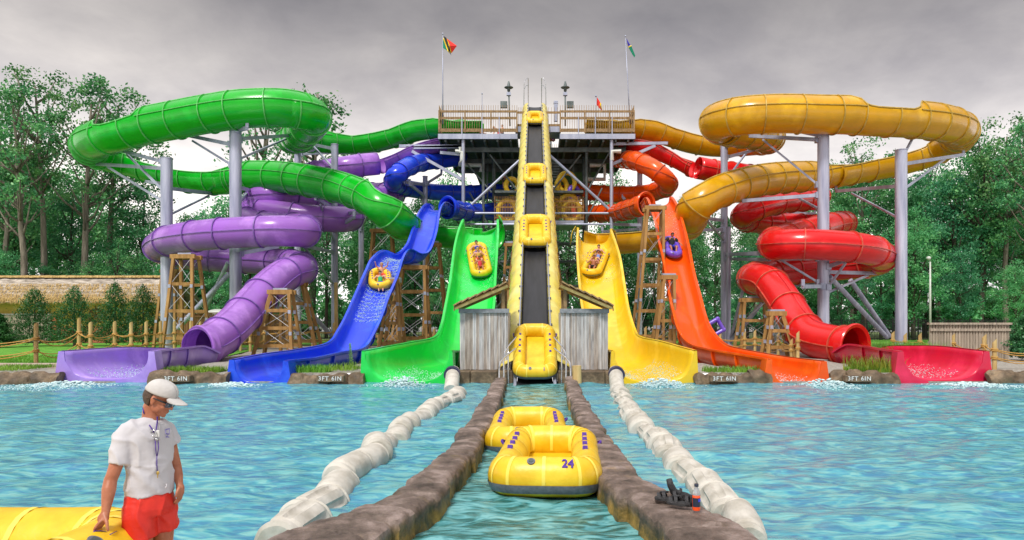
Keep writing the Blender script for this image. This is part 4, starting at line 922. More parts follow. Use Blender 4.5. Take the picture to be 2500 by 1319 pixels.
# ---------------------------------------------------------------- floating booms of white barrels
M_barrel = mat('white_plastic_barrel', (0.36,0.335,0.28), (0.58,0.555,0.50), rough=0.7, spec=.25, scale=3, bump=0.25, detail=10, contrast=(.3,.6), subs=.0)
def barrel_mesh(kind, seed):
    rr = random.Random(seed); b = MB(); g = []; n = 56; Lb = .9
    prof = [(-.5,.80),(-.49,.93),(-.455,.97),(-.44,.90),(-.41,.90),(-.37,1.0),(-.1,1.03),(.1,1.03),(.33,1.0),(.36,.9),(.39,.9),(.42,.97),(.47,.95),(.5,.8)]
    xs = []
    for i in range(len(prof)-1):
        m = 6 if prof[i+1][0]-prof[i][0] > .1 else 2
        for k in range(m): t = k/m; xs.append((prof[i][0]*(1-t)+prof[i+1][0]*t, prof[i][1]*(1-t)+prof[i+1][1]*t))
    xs.append(prof[-1])
    for x, r in xs:
        row = []
        for k in range(n):
            a = 2*PI*k/n; rib = 0
            if kind and abs(x) < .36: rib = (.12 if (k % 8) in (0,1,2) else 0)*min(1, (.36-abs(x))/.06)
            dent = .06*noise.noise(Vector((math.cos(a)*1.3+seed*5, math.sin(a)*1.3, x*2.5)))
            rad = .255*(r-rib+dent); row.append((rad*math.cos(a), x*Lb, rad*math.sin(a)))
        g.append(row)
    b.grid(g, closed=True); b.add(g[0], [tuple(range(n))]); b.add(g[-1], [tuple(range(n-1,-1,-1))])
    return b.mesh('barrel', M_barrel, smooth=40)
BM = [barrel_mesh(1, 1), barrel_mesh(0, 2), barrel_mesh(1, 3), barrel_mesh(0, 4)]
def boom(pts, side, seed):
    rr = random.Random(seed); ctrl = [P(x, y, (y-790)/(H-.06)) for x, y in pts]; sp = spline([tuple(c) for c in ctrl], .04); pos = [Vector(p) for p in sp]
    s = 0; acc = [0]
    for i in range(1, len(pos)): acc.append(acc[-1]+(pos[i]-pos[i-1]).length)
    k = 0; n = int(acc[-1]/.84); names = []
    for j in range(n):
        sc = acc[-1]*(j+.5)/n; i = min(range(len(acc)), key=lambda m: abs(acc[m]-sc)); p = pos[i]; t = (pos[min(i+4, len(pos)-1)]-pos[max(i-4, 0)]).normalized()
        small = .82 if (j % 7 == 3) else 1
        kind = 'ribbed' if j % 4 != 1 else 'smooth'
        if side == 'left':
            kind = 'ribbed' if j in (n-1, n-2, 2, 3) else 'smooth'
        o = link('float_barrel', BM[(0 if kind == 'ribbed' else 1)+(2 if rr.random() < .5 else 0)], None)
        o.location = (p.x+rr.uniform(-.05,.05), p.y, .0+rr.uniform(-.08,.07)); o.rotation_euler = (rr.uniform(-.07,.07), rr.uniform(0,6), math.atan2(-t.x, t.y)+rr.uniform(-.16,.16)); small *= rr.uniform(.88,1.08); o.scale = (small, 1.0, small)
        od = ['nearest the camera','second from the camera','third from the camera','fourth from the camera','fifth from the camera','sixth from the camera','seventh from the camera','eighth from the camera','ninth from the camera','tenth from the camera']
        ix = n-1-j; wh = od[ix] if ix < 10 else ('barrel %s from the slide end' % ['first','second','third','fourth','fifth','sixth','seventh','eighth','ninth','tenth','eleventh','twelfth','thirteenth','fourteenth'][j] if j < 14 else 'mid boom')
        tag(o, '%s white barrel of the %s float line, %s' % (kind, side, wh), 'barrel', 'barrels of the %s float line' % side)
    b = MB(); b.tube([p+Vector((0,0,.02)) for p in pos[::6]], .03, 6); o = b.put('float_line_cable', M_band, smooth=True); tag(o, 'dark cable threading the %s line of white float barrels' % side, 'cable')
boom([(1122,958),(1104,972),(1064,990),(1012,1022),(962,1060),(910,1104),(852,1152),(796,1212),(730,1262),(668,1305)], 'left', 4)
boom([(1507,948),(1522,972),(1536,996),(1560,1030),(1592,1062),(1632,1098),(1672,1136),(1712,1176),(1756,1222),(1800,1262),(1852,1318)], 'right', 9)
for px, lb in ((1104, 'dark ringed pipe end where the left float line meets the green exit'), (1505, 'dark ringed pipe end where the right float line meets the yellow exit')):
    c = P(px, 928, 68); t = thing('drain_pipe', lb, 'pipe', (c.x, 24.3, 0)); b = MB(); sg = 1 if px < 1306 else -1
    b.tube([(c.x, 24.9, .42), (c.x+sg*.03, 24.4, .34), (c.x+sg*.1, 23.6, .10), (c.x+sg*.14, 23.0, -.1)], .25, 18); b.put('pipe_body', M_barrel, t, smooth=40)
    b = MB(); b.tube([(c.x, 24.6, .40), (c.x, 24.36, .36)], .29, 18); b.put('collar', mat('navy_collar', (.03,.03,.08), rough=.4), t, smooth=40)

# ---------------------------------------------------------------- things on the right wall
def wall_top(px, py): return wallpt(px, py, .33)
# bottle
p = wall_top(1700, 1246); bt = thing('drink_bottle', 'clear plastic bottle of orange sports drink on the right stone wall', 'bottle', p)
M_clear = mat('clear_plastic', (.75,.78,.80), rough=.12, trans=.6); M_drink = mat('orange_drink', (.90,.10,.02), rough=.15); M_label = mat('dark_label', (.015,.025,.05), rough=.4)
def lathe(c, prof, n=24):
    b = MB(); b.grid([[Vector(c)+Vector((r*math.cos(2*PI*k/n), r*math.sin(2*PI*k/n), z)) for k in range(n)] for r, z in prof], closed=True); return b
lathe(p, [(0,.002),(.036,.002),(.0392,.012),(.0392,.15),(.036,.160),(.0,.161)]).put('liquid', M_drink, bt, smooth=40)
lathe(p, [(.039,.155),(.039,.165),(.034,.19),(.024,.215),(.016,.228),(.016,.24)]).put('bottle_shell', M_clear, bt, smooth=40)
lathe(p, [(0,.238),(.021,.238),(.021,.262),(.019,.265),(0,.265)]).put('cap', M_label, bt, smooth=40)
b = MB(); b.grid([[p+Vector((.0402*math.cos(a), .0402*math.sin(a), z)) for a in np.linspace(math.radians(195), math.radians(375), 20)] for z in (.04,.13)]); b.put('label_wrap', M_label, bt, smooth=True)
b = MB(); b.grid([[p+Vector((.0410*math.cos(a), .0410*math.sin(a), z)) for a in np.linspace(math.radians(285), math.radians(350), 8)] for z in (.092,.122)]); b.put('label_patch', mat('label_blue', (.04,.06,.7), rough=.4), bt, smooth=True)
# sandals
M_sandal = mat('black_sandal_strap', (.012,.012,.014), (.035,.035,.04), rough=.6, scale=30, bump=.3); M_sole = mat('sandal_sole', (.03,.03,.032), rough=.85)
def sandal(loc, R, label):
    t = thing('sandal', label, 'sandal', (0,0,0), 'pair of black sandals'); b = MB(); out_ = []
    for k in range(25):
        a = 2*PI*k/24; y = .145*math.sin(a); wd = .047+.012*(y/.145); out_.append((wd*math.cos(a)*(1 if abs(y) < .1 else .93), y))
    b.grid([[(x*s_, y*s_, z) for x, y in out_] for s_, z in ((.0,0),(1,0),(1.03,.012),(1.0,.03),(.92,.034),(0,.03))]); b.put('sole', M_sole, t, smooth=50)
    for y, h in ((.085,.055),(.03,.07),(-.085,.085)):
        b = MB(); pts = [(.05*math.cos(a), y+.02*math.sin(a), .02+h*math.sin(a)) for a in np.linspace(0, PI, 10)]; b.grid([[Vector(q_)+Vector((0,-.017,0)), Vector(q_)+Vector((0,.017,0)), Vector(q_)*.93+Vector((0,.017,0)), Vector(q_)*.93+Vector((0,-.017,0))] for q_ in pts], closed=True); b.put('strap', M_sandal, t, smooth=40)
    b = MB(); b.grid([[(.045*math.cos(a), -.11-.03*math.sin(a), z) for a in np.linspace(0, PI, 10)] for z in (.02,.06,.1,.13)]); b.put('heel_strap', M_sandal, t, smooth=True, solid=.008)
    b = MB(); b.tube([(0,.09,.075),(.0,.05,.09),(0,0,.09)], .012, 8); b.put('strap_loop', M_sandal, t, smooth=True)
    place(t, loc, R); return t
sandal(wall_top(1632, 1222)+Vector((0,0,.0)), Rz(70), 'black sandal lying flat on the stone wall, further from the bottle')
sandal(wall_top(1662, 1236)+Vector((0,0,.01)), Rz(62), 'black strappy sandal lying next to the orange drink bottle')
t = thing('water_shoe', 'tall black neoprene bootie standing behind the sandals', 'shoe', wall_top(1650, 1222)+Vector((0,.06,0)))
b = MB(); o_ = abs_loc(t); b.tube([o_+Vector((-.06,0,.21)), o_+Vector((-.045,0,.15)), o_+Vector((-.01,0,.08)), o_+Vector((.04,0,.045)), o_+Vector((.13,.01,.03)), o_+Vector((.17,.01,.025))], [.032,.036,.042,.045,.036,.02], 12); b.put('shoe_upper', M_sandal, t, smooth=True)
b = MB(); b.tube([o_+Vector((-.03,0,.012)), o_+Vector((.06,.0,.01)), o_+Vector((.17,.01,.01))], [.035,.04,.03], 10); b.put('sole', M_sole, t, smooth=True)

# ---------------------------------------------------------------- stored tubes on the lower platforms
def tube_ring(cx_, cz, y, R, r, tilt, m, label, lean=0):
    b = MB(); c = Vector((cx_, y, cz)); M_ = Matrix.Rotation(math.radians(tilt), 3, 'Z') @ Matrix.Rotation(math.radians(lean), 3, 'X')
    pts = [c+M_ @ Vector((R*math.cos(a), 0, R*1.15*math.sin(a))) for a in np.linspace(0, 2*PI, 29)[:-1]]; b.tube(pts, r, 12, closed=True); o = b.put('swim_tube', m, smooth=True); tag(o, label, 'swim tube', 'swim tubes stored on the tower platforms'); return o
M_raftd = M_raft
qs = 25.9
for px, py, R, tilt, m, lb, ln in ((1249,452,.62,25,M_raftd,'yellow tube standing on the left upper storage platform',0),(1238,515,.85,5,M_raftd,'large yellow tube behind the left lower railing',8),(1384,442,.78,-12,M_raftd,'yellow tube standing highest on the right storage platform',0),(1372,452,.62,38,M_raftd,'yellow tube leaning behind the highest one on the right platform',0),(1388,490,.7,10,M_raftd,'yellow tube lying over the right lower railing',40),(1360,508,.7,60,M_raftd,'yellow tube at the left end of the right lower platform',0),(1396,515,.8,-5,M_raftd,'large yellow tube behind the right lower railing',10),(1402,468,.5,30,M_vinylp,'purple tube among the yellow ones on the right platform',0),(1406,512,.45,60,mat('red_vinyl',(.7,.03,.02),rough=.4),'small red tube behind the right lower railing',0)):
    c = P(px, py, qs); tube_ring(c.x, c.z, c.y+(.6 if R < .8 else .2), R, .23, tilt, m, lb, ln)
# purple raft stood on end beside the orange slide
t = thing('purple_raft', 'small purple inflatable propped on edge right of the orange slide', 'inflatable', P(1752, 806, 42))
o_ = abs_loc(t); M_ = Matrix.Rotation(math.radians(-30), 3, 'Y'); b = MB()
cor = [(-.42,-.62),(.42,-.62),(.46,.62),(-.46,.62)]; pts = [o_+M_ @ Vector((x, 0, z+.2)) for x, z in rrect(.62, .72, .10)]
b.tube(pts, .12, 12, closed=True); b.put('tube', M_vinylp, t, smooth=True)
for x, z in ((-.30,.36),(.32,.36),(.32,-.36)):
    b = MB(); c = o_+M_ @ Vector((x, 0, z+.2)); b.ell(c, (.14,.13,.14), 12, 8); b.put('end_bulge', M_vinylp, t, smooth=True)
b = MB(); b.box(P(1929,822,44), (.42,.3,.5)); b.box(P(1929,812,44), (.3,.24,.3)); b.tube([P(1922,806,44), P(1929,798,44), P(1936,806,44)], .03, 6); o = b.put('red_bag', mat('red_cloth', (.75,.05,.02), rough=.7), bevel=.05); tag(o, 'red bag hanging from the rope fence beside the red tube', 'bag')
# ---------------------------------------------------------------- pump sheds beside the conveyor
M_olive = mat('mossy_timber', (0.20,0.17,0.05), (0.36,0.29,0.12), rough=.85, scale=5, bump=.4)
def shed(sg, label):
    t = thing('pump_shed', label, 'shed', (sg*1.9, 26.3, .44)); rr = random.Random(5+sg)
    x0, x1 = (P(1123,900,64).x, P(1240,900,64).x) if sg < 0 else (P(1370,900,64).x, P(1484,900,64).x); yf = 26.1; yb = 28.4; zb = .44; zt = P(0,762,64).z
    n = 15; wb = (x1-x0)/n
    for k in range(n):
        if k in (0,): pass
    for face in range(3):
        b = MB(); 
        if face == 0:
            for k in range(n*2):
                wbk = wb/2; d = rr.uniform(-.012,.012); b.box((x0+wbk*(k+.5), yf+d+(.012 if k % 2 else 0), (zb+zt)/2+rr.uniform(-.01,.01)), (wbk-.009, .035, zt-zb), mi=rr.choice((0,0,1,2)))
        else:
            x = x0 if face == 1 else x1
            for k in range(16): b.box((x, yf+.1+k*.145, (zb+zt)/2), (.03, .137, zt-zb), mi=rr.choice((0,1,2)))
        b.put('board_wall', [M_grey, M_grey2, M_grey3], t)
    b = MB(); b.box(((x0+x1)/2, yf-.04, zt+.04), (x1-x0+.1, .12, .17)); b.put('cap_board', M_greyd, t, bevel=.01)
    b = MB(); b.box(((x0+x1)/2, (yf+yb)/2, (zb+zt)/2), (x1-x0-.12, yb-yf-.1, zt-zb-.05)); b.put('gap_shade_box', M_black, t)  # black box added inside as painted shade behind the board gaps
    # single pitch roof: high side against the conveyor
    hi = Vector(((P(1238,690,64).x if sg < 0 else P(1370,690,64).x), yf-.35, P(0,694,64).z)); lo = Vector(((P(1112,748,64).x if sg < 0 else P(1494,748,64).x), yf-.35, P(0,748,64).z))
    dr = (lo-hi); nrm = Vector((-dr.z, 0, dr.x)).normalized(); nrm = nrm if nrm.z > 0 else -nrm
    b = MB(); b.beam(hi-nrm*.1, lo-nrm*.1, .10, .15, up=(0,1,0)); b.put('barge_board', M_olive, t)
    b = MB(); b.add([hi, lo, lo+Vector((0,2.7,0)), hi+Vector((0,2.7,0)), hi-nrm*.08, lo-nrm*.08, lo-nrm*.08+Vector((0,2.7,0)), hi-nrm*.08+Vector((0,2.7,0))], [(0,1,2,3),(7,6,5,4),(0,4,5,1),(1,5,6,2),(2,6,7,3),(3,7,4,0)]); b.put('roof_deck', M_wood, t)
    b = MB(); ln = dr.length; rows_ = 7
    for i in range(rows_):
        f0 = i/rows_; 
        for j in range(12):
            c = hi+dr*(f0+.5/rows_)+Vector((0, -.02+j*.22+rr.uniform(-.02,.02), 0))+nrm*(.05+rr.uniform(0,.012)); R_ = Matrix((dr.normalized(), Vector((0,1,0)), nrm)).transposed() @ Matrix.Rotation(.13, 3, 'Y')
            b.box(c, (ln/rows_*1.15, rr.uniform(.18,.215), .05), R_)
    b.put('shingle_roof', M_shingle, t)
    for xx in ((hi.x+ (-.05 if sg < 0 else .05)*3),):
        b = MB(); b.box((xx, yf-.02, (zt+hi.z)/2-.05), (.12, .12, hi.z-zt)); b.put('post', M_woodr, t)
        b = MB(); b.box((xx, yb-.1, (zt+hi.z)/2-.05), (.12, .12, hi.z-zt)); b.put('post', M_woodr, t)
    b = MB(); b.box(((x1 if sg < 0 else x0)-sg*.03, yf-.015, .3), (.12,.1,.9)); b.put('corner_board', M_greyd, t)
    b = MB(); b.tube([(lo.x, yf-.3, lo.z-.0), (lo.x+sg*.02, yf-.32, lo.z-.18)], .025, 5); b.put('trim_end', M_woodr, t)
shed(-1, 'grey board pump shed with sloping shingle roof left of the conveyor'); shed(1, 'grey board pump shed with sloping shingle roof right of the conveyor')

# ---------------------------------------------------------------- rope fences
def rope_fence(posts, label, q_gap=None):
    """posts: px, ytop, ybase, q"""
    t = thing('rope_fence', label, 'fence', P(posts[0][0], posts[0][2], posts[0][3])); pos = []
    for px, yt, yb, q in posts:
        x = (px-1306)/q; y = F/q; zt = P(px, yt, q).z; zb = min(.45, P(px, yb, q).z); r = .085; b = MB(); n = 12
        vs = [(x+r*math.cos(2*PI*k/n), y+r*math.sin(2*PI*k/n), zb-.1) for k in range(n)]+[(x+r*math.cos(2*PI*k/n), y+r*math.sin(2*PI*k/n), zt+.09*math.cos(2*PI*k/n+.6)) for k in range(n)]
        b.add(vs, [tuple(range(n-1,-1,-1)), tuple(range(n, 2*n))]+[(k, (k+1) % n, (k+1) % n+n, k+n) for k in range(n)]); b.put('post', M_post, t, smooth=40); pos.append((Vector((x, y, zt)), zb))
        hgt = zt-zb
        for f_ in (.66, .36):
            b = MB(); c = Vector((x, y, zb+hgt*f_))
            for j in (-.03, .03): b.tube([c+Vector((.105*math.cos(a), .105*math.sin(a), j+.02*math.sin(a))) for a in np.linspace(0, 2*PI, 13)[:-1]], .028, 6, closed=True)
            b.put('rope_wrap', M_rope, t, smooth=True)
    for (a, za), (c, zc) in zip(pos[:-1], pos[1:]):
        for f_ in (.66, .36):
            for off, sag in ((-.09, .10), (.09, .17)):
                p0 = Vector((a.x, a.y+off, za+(a.z-za)*f_)); p1 = Vector((c.x, c.y+off, zc+(c.z-zc)*f_)); L_ = (p1-p0).length; b = MB()
                b.tube([p0.lerp(p1, k/12)-Vector((0,0,sag*L_*.5*4*(k/12)*(1-k/12))) for k in range(13)], .022, 6); b.put('rope', M_rope, t, smooth=True)
    return t
rope_fence([(-120,800,905,58),(88,793,892,57)], 'rope and timber post fence at the far left, by the rock edging')
rope_fence([(88,793,892,57),(193,780,862,48),(221,790,870,50),(280,788,858,46),(320,790,862,47),(357,788,860,45),(392,787,858,44),(426,787,850,42),(466,786,850,41),(489,788,852,41),(560,790,852,39)], 'rope and timber post fence across the lawn behind the violet exit')
rope_fence([(588,795,852,38),(611,798,852,38),(645,792,850,37),(685,790,850,37),(762,786,846,35),(815,790,846,35)], 'rope fence behind the blue exit trough, by the purple trestles')
rope_fence([(925,820,858,42),(975,800,848,39),(1036,800,846,38),(1060,805,846,38)], 'rope fence under the blue drop trestles')
rope_fence([(1576,800,850,40),(1640,800,850,40),(1660,800,850,40),(1700,804,850,40),(1758,812,848,40),(1818,812,850,40),(1843,808,850,40),(1874,812,850,40),(1900,815,868,44),(1932,830,868,46),(1948,812,868,47)], 'rope fence behind the orange exit trough, with a red bag on it')
rope_fence([(2180,812,870,46),(2210,816,870,46),(2246,816,870,46),(2288,824,875,48),(2327,818,878,50),(2403,820,890,58),(2428,832,895,61),(2560,836,900,60)], 'rope fence around the top of the red exit by the grey fence')

# ---------------------------------------------------------------- board fences
def board_fence(pxa, pxb, yt, yb, q, label, m, jitter=.06, bw=.14):
    t = thing('board_fence', label, 'fence', P(pxa, yb, q)); rr = random.Random(int(pxa)); a = P(pxa, yt, q); c = P(pxb, yt, q); n = int((c.x-a.x)/bw); b = MB(); zb = .4
    for k in range(n): b.tube([(a.x+bw*(k+.5), a.y, zb), (a.x+bw*(k+.5), a.y, a.z+rr.uniform(-jitter, jitter))], bw*.48, 6)
    b.put('palings', m, t, smooth=30)
    for z in (a.z-.25, (a.z+zb)/2):
        b = MB(); b.box(((a.x+c.x)/2, a.y-.1, z) if z > a.z-.3 else ((a.x+c.x)/2, a.y+.1, z), (c.x-a.x, .05, .12)); b.put('rail', m, t)
    b = MB(); b.box(((a.x+c.x)/2, a.y-.03, a.z+.05), (c.x-a.x+.1, .26, .1)); b.put('cap_rail', m, t)
M_logs = mat('grey_log_paling', (0.24,0.20,0.16), (0.46,0.38,0.30), rough=.85, scale=4, bump=.4, stretch=(2,2,.2))
M_cedar = mat('cedar_paling', (0.30,0.15,0.06), (0.48,0.27,0.12), rough=.85, scale=4, bump=.4, stretch=(2,2,.2))
board_fence(2268, 2464, 793, 880, 50, 'grey log paling fence standing behind the red exit trough', M_logs, .03)
board_fence(425, 560, 766, 834, 29, 'brown cedar fence seen between the legs of the left purple trestle', M_cedar); board_fence(560, 702, 770, 830, 29.3, 'brown cedar fence behind the steep purple tube', M_cedar)
board_fence(1100, 1215, 792, 828, 27, 'low brown fence glimpsed behind the foot of the green drop', M_cedar)
# iron railing across the back
def iron_fence(pxa, pxb, label, q=24.2):
    t = thing('iron_fence', label, 'fence', P(pxa, 832, q)); a = P(pxa, 781, q); c = P(pxb, 781, q); n = int((c.x-a.x)/.16); b = MB()
    for k in range(n): b.box((a.x+.16*k, a.y, (a.z+.45)/2+.05), (.032, .032, a.z-.45))
    o = b.put('pickets', M_black, t); o['kind'] = 'stuff'
    for z in (a.z-.12, a.z-.42, .68): b = MB(); b.box(((a.x+c.x)/2, a.y, z), (c.x-a.x, .05, .06)); b.put('rail', M_black, t)
    m = int((c.x-a.x)/2.6)
    for k in range(m+1): b = MB(); b.box((a.x+2.6*k, a.y, (a.z+.45)/2+.1), (.09,.09,a.z-.25)); b.put('post', M_black, t)
iron_fence(700, 1250, 'black iron railing seen behind the blue and green drops'); iron_fence(1362, 1800, 'black iron railing seen behind the yellow and orange drops'); iron_fence(1802, 2700, 'black iron railing along the woods behind the red slide')

# ---------------------------------------------------------------- thatched hut
hut = thing('thatched_hut', 'long yellow walled hut with a shaggy thatched roof at the far left', 'hut', P(150, 835, 26))
q = 26.0; xa, xb = P(-420,0,q).x, P(398,0,q).x; yw = F/q; zr = P(0,674,q).z; ze = P(0,733,q).z
M_hutwall = mat('ochre_stucco', (0.50,0.36,0.06), (0.60,0.45,0.10), rough=.9, scale=.8, bump=.2); M_hutlow = mat('terracotta_mural', (0.34,0.10,0.045), (0.46,0.17,0.07), rough=.9, scale=1.2, bump=.2)
b = MB(); b.box(((xa+xb)/2, yw+3, (.4+ze)/2), (xb-xa-1.2, 5.4, ze-.4)); b.put('wall', M_hutwall, hut)
b = MB(); b.box(((xa+xb)/2, yw+.27, 1.15), (xb-xa-1.25, .06, 1.5)); b.put('lower_wall_band', M_hutlow, hut)
M_thatch = mat('thatch', (0.24,0.14,0.04), (0.62,0.44,0.18), rough=.95, scale=6, bump=.8, bscale=14, stretch=(1.2,1.2,.3), detail=10); M_thatchg = mat('grey_thatch', (0.18,0.15,0.12), (0.60,0.53,0.45), rough=.95, scale=2.5, bump=.8, bscale=14, stretch=(.5,1.5,2.4), detail=10)
b = MB(); rws = []
for i in range(15):
    t_ = i/14; row = []
    for k in range(170):
        x = xa-.3+(xb-xa+.6)*k/169; p = Vector((x, yw-1.0+t_*4.0, ze-.25+(zr-ze+.3)*t_**.85)); p.z += .10*noise.noise(p*1.5)+.06*noise.noise(p*5); row.append(p)
    rws.append(row)
b.grid(rws); b.grid([[Vector((v.x, 2*(yw+3.0)-v.y, v.z)) for v in r][::-1] for r in rws])
b.put('thatch_roof', M_thatchg, hut, smooth=True)
b = MB(); rr = random.Random(4)
for i in range(9000):
    u = rr.random(); row = rr.choice((0,0,0,1,1,2,3,5,7,9)); t_ = row/14*.9+rr.uniform(-.02,.05) if row else rr.uniform(-.03,.08); x = xa+u*(xb-xa); y = yw-1.0+t_*4; z = ze-.18+(zr-ze+.3)*max(t_,0)**.85
    L_ = rr.uniform(.25,.6); dx = rr.uniform(-.1,.1); w_ = .025; out_ = -.16 if row else -.05
    b.add([(x-w_, y-.02, z+.12), (x+w_, y-.02, z+.12), (x+dx, y+out_-.05, z-L_*.75+.08)], [(0,1,2)])
b.put('thatch_fringe', M_thatch, hut)
b = MB(); rws = []
for k in range(150):
    x = xa-.2+(xb-xa+.4)*k/149; rws.append([Vector((x, yw+3+.42*math.cos(a), zr+.02+.24*math.sin(a)+.05*noise.noise(Vector((x*2, a, 0))))) for a in np.linspace(0, PI, 9)])
b.grid(rws); b.put('ridge_cap', M_thatch, hut, smooth=True)
b = MB(); c = P(232, 771, q)+Vector((0,.05,0)); b.tube([c+Vector((.62*math.cos(a), 0, .62*math.sin(a))) for a in np.linspace(0, 2*PI, 25)[:-1]], .06, 6, closed=True)
for k in range(8): a = PI*k/4; b.tube([c, c+Vector((.9*math.cos(a), 0, .9*math.sin(a)))], .04, 6)
b.ell(c, (.16,.1,.16)); b.put('ship_wheel', mat('dark_red_wood', (.12,.03,.02), rough=.6), hut, smooth=True)
b = MB(); x0, x1 = P(-200,0,q).x, P(131,0,q).x
for k in range(int((x1-x0)/.2)): b.box((x0+.2*k+.1, yw-.15, 1.75), (.18, .06, 2.55))
b.put('board_screen', M_logs, hut)
b = MB(); b.box(((x0+x1)/2, yw-.2, 3.07), (x1-x0, .1, .1)); b.put('screen_cap', M_grey, hut)
b = MB(); b.box((x1+.2, yw-.1, 1.7), (.35,.2,2.6)); b.put('red_post', M_hutlow, hut)
b = MB(); b.box((P(312,0,q).x, yw+.22, 2.0), (.28, .1, 3.0)); b.put('shutter', M_greyd, hut)
# white topped kiosk behind the purple tube
t = thing('kiosk', 'small dark kiosk with a domed pale roof behind the purple tube', 'kiosk', P(521,820,24)); b = MB(); c = P(521,780,24)
b.box((c.x, c.y+1, 1.6), (2.6,2.2,2.4)); b.put('kiosk_body', M_greyd, t); b = MB(); b.ell((c.x, c.y+1, 2.75), (1.5,1.5,.95), 20, 12); b.put('roof', M_white, t, smooth=True)

# ---------------------------------------------------------------- conifers in front of the hut
def leaf_mat(name, a, b_, c=None, rnd=.22, tr=.35):
    m = bpy.data.materials.new(name); m.use_nodes = True; t = m.node_tree; n = t.nodes; l = t.links; n.clear(); o = n.new('ShaderNodeOutputMaterial')
    tc = n.new('ShaderNodeTexCoord'); ns = n.new('ShaderNodeTexNoise'); ns.inputs['Scale'].default_value = .55; ns.inputs['Detail'].default_value = 8; ns.inputs['Roughness'].default_value = .75; l.new(tc.outputs['Object'], ns.inputs['Vector'])
    r = n.new('ShaderNodeValToRGB'); l.new(ns.outputs[0], r.inputs[0]); e = r.color_ramp.elements; e[0].position = .36; e[0].color = a+(1,); e[1].position = .64; e[1].color = b_+(1,)
    if c: x = e.new(.5); x.color = c+(1,)
    oi = n.new('ShaderNodeObjectInfo'); mr = n.new('ShaderNodeMapRange'); l.new(oi.outputs['Random'], mr.inputs[0]); mr.inputs[3].default_value = 1-rnd; mr.inputs[4].default_value = 1+rnd
    mr2 = n.new('ShaderNodeMapRange'); l.new(oi.outputs['Random'], mr2.inputs[0]); mr2.inputs[3].default_value = .475; mr2.inputs[4].default_value = .515
    h = n.new('ShaderNodeHueSaturation'); l.new(mr.outputs[0], h.inputs['Value']); l.new(mr2.outputs[0], h.inputs['Hue']); l.new(r.outputs[0], h.inputs['Color'])
    d = n.new('ShaderNodeBsdfPrincipled'); d.inputs['Roughness'].default_value = .45; l.new(h.outputs[0], d.inputs['Base Color']); tl = n.new('ShaderNodeBsdfTranslucent'); l.new(h.outputs[0], tl.inputs[0])
    mx = n.new('ShaderNodeMixShader'); mx.inputs[0].default_value = tr; l.new(d.outputs[0], mx.inputs[1]); l.new(tl.outputs[0], mx.inputs[2]); l.new(mx.outputs[0], o.inputs[0]); return m
M_leaf = leaf_mat('oak_leaves', (0.015,0.12,0.045), (0.27,0.60,0.19), (0.065,0.28,0.095)); M_leafl = leaf_mat('light_maple_leaves', (0.05,0.25,0.10), (0.26,0.62,0.24), (0.10,0.40,0.15)); M_pine = leaf_mat('pine_needles', (0.015,0.13,0.055), (0.12,0.38,0.15), (0.045,0.23,0.09))
M_juniper = leaf_mat('juniper', (0.014,0.10,0.03), (0.10,0.30,0.08), (0.04,0.17,0.05), tr=.3)
M_bark = mat('grey_bark', (0.10,0.085,0.065), (0.26,0.23,0.18), rough=.95, scale=3, bump=.6, stretch=(2,2,.25)); M_bark2 = mat('dark_bark', (0.035,0.028,0.02), (0.10,0.08,0.06), rough=.95, scale=3, bump=.6, stretch=(2,2,.25))
def quads_np(cent, size, rng, flat=0.5):
    n = len(cent); d = rng.normal(size=(n,3)); d[:,2] = d[:,2]*(1-flat*.5)+flat; d /= np.linalg.norm(d, axis=1)[:,None]; a = np.cross(d, rng.normal(size=(n,3))); a /= np.linalg.norm(a, axis=1)[:,None]; b_ = np.cross(d, a)
    s = (size*rng.uniform(.6,1.35,n))[:,None]; a *= s; b_ *= s*.62
    return np.stack([cent-a, cent-b_, cent+a, cent+b_], 1).reshape(-1,3)
def leaf_mesh(name, vs, m):
    n = len(vs)//4; me = bpy.data.meshes.new(name); me.vertices.add(len(vs)); me.vertices.foreach_set('co', vs.ravel()); me.loops.add(len(vs)); me.loops.foreach_set('vertex_index', np.arange(len(vs)))
    me.polygons.add(n); me.polygons.foreach_set('loop_start', np.arange(n)*4); me.polygons.foreach_set('loop_total', np.full(n,4)); me.materials.append(m); me.update(); me.validate(); return me
def conifer_mesh(seed, n=5200):
    rng = np.random.RandomState(seed); h = rng.beta(1.0,1.7,n); ang = rng.uniform(0,2*PI,n); lobe = 1+.32*np.sin(ang*5+h*19+seed)+.26*np.sin(ang*3-h*31+seed*2)+.12*np.sin(ang*2+h*7+seed*5)
    r = (1-h)**.62*(.5+.06*rng.normal(size=n))*lobe*np.sqrt(rng.uniform(.25,1,n)); z = .03+h*.97+.02*rng.normal(size=n)+r*.12; c = np.stack([r*np.cos(ang), r*np.sin(ang), z], 1)
    return c
def conifer(px, ytop, yb, q, wpx, seed, label):
    h = (yb-ytop)/q; wd = wpx/q; base = P(px, yb, q); base.z = .42; t = thing('juniper_tree', label, 'juniper', base, 'junipers in front of the hut'); rng = np.random.RandomState(seed)
    c = conifer_mesh(seed, 9000)*np.array([wd*.95, wd*.95, h*1.0]); me = leaf_mesh('foliage', quads_np(c, .06, rng, .1), M_juniper); link('foliage', me, t)
    b = MB(); b.tube([base, base+Vector((0,0,h*.8))], [.12,.02], 7); b.put('trunk', M_bark2, t)
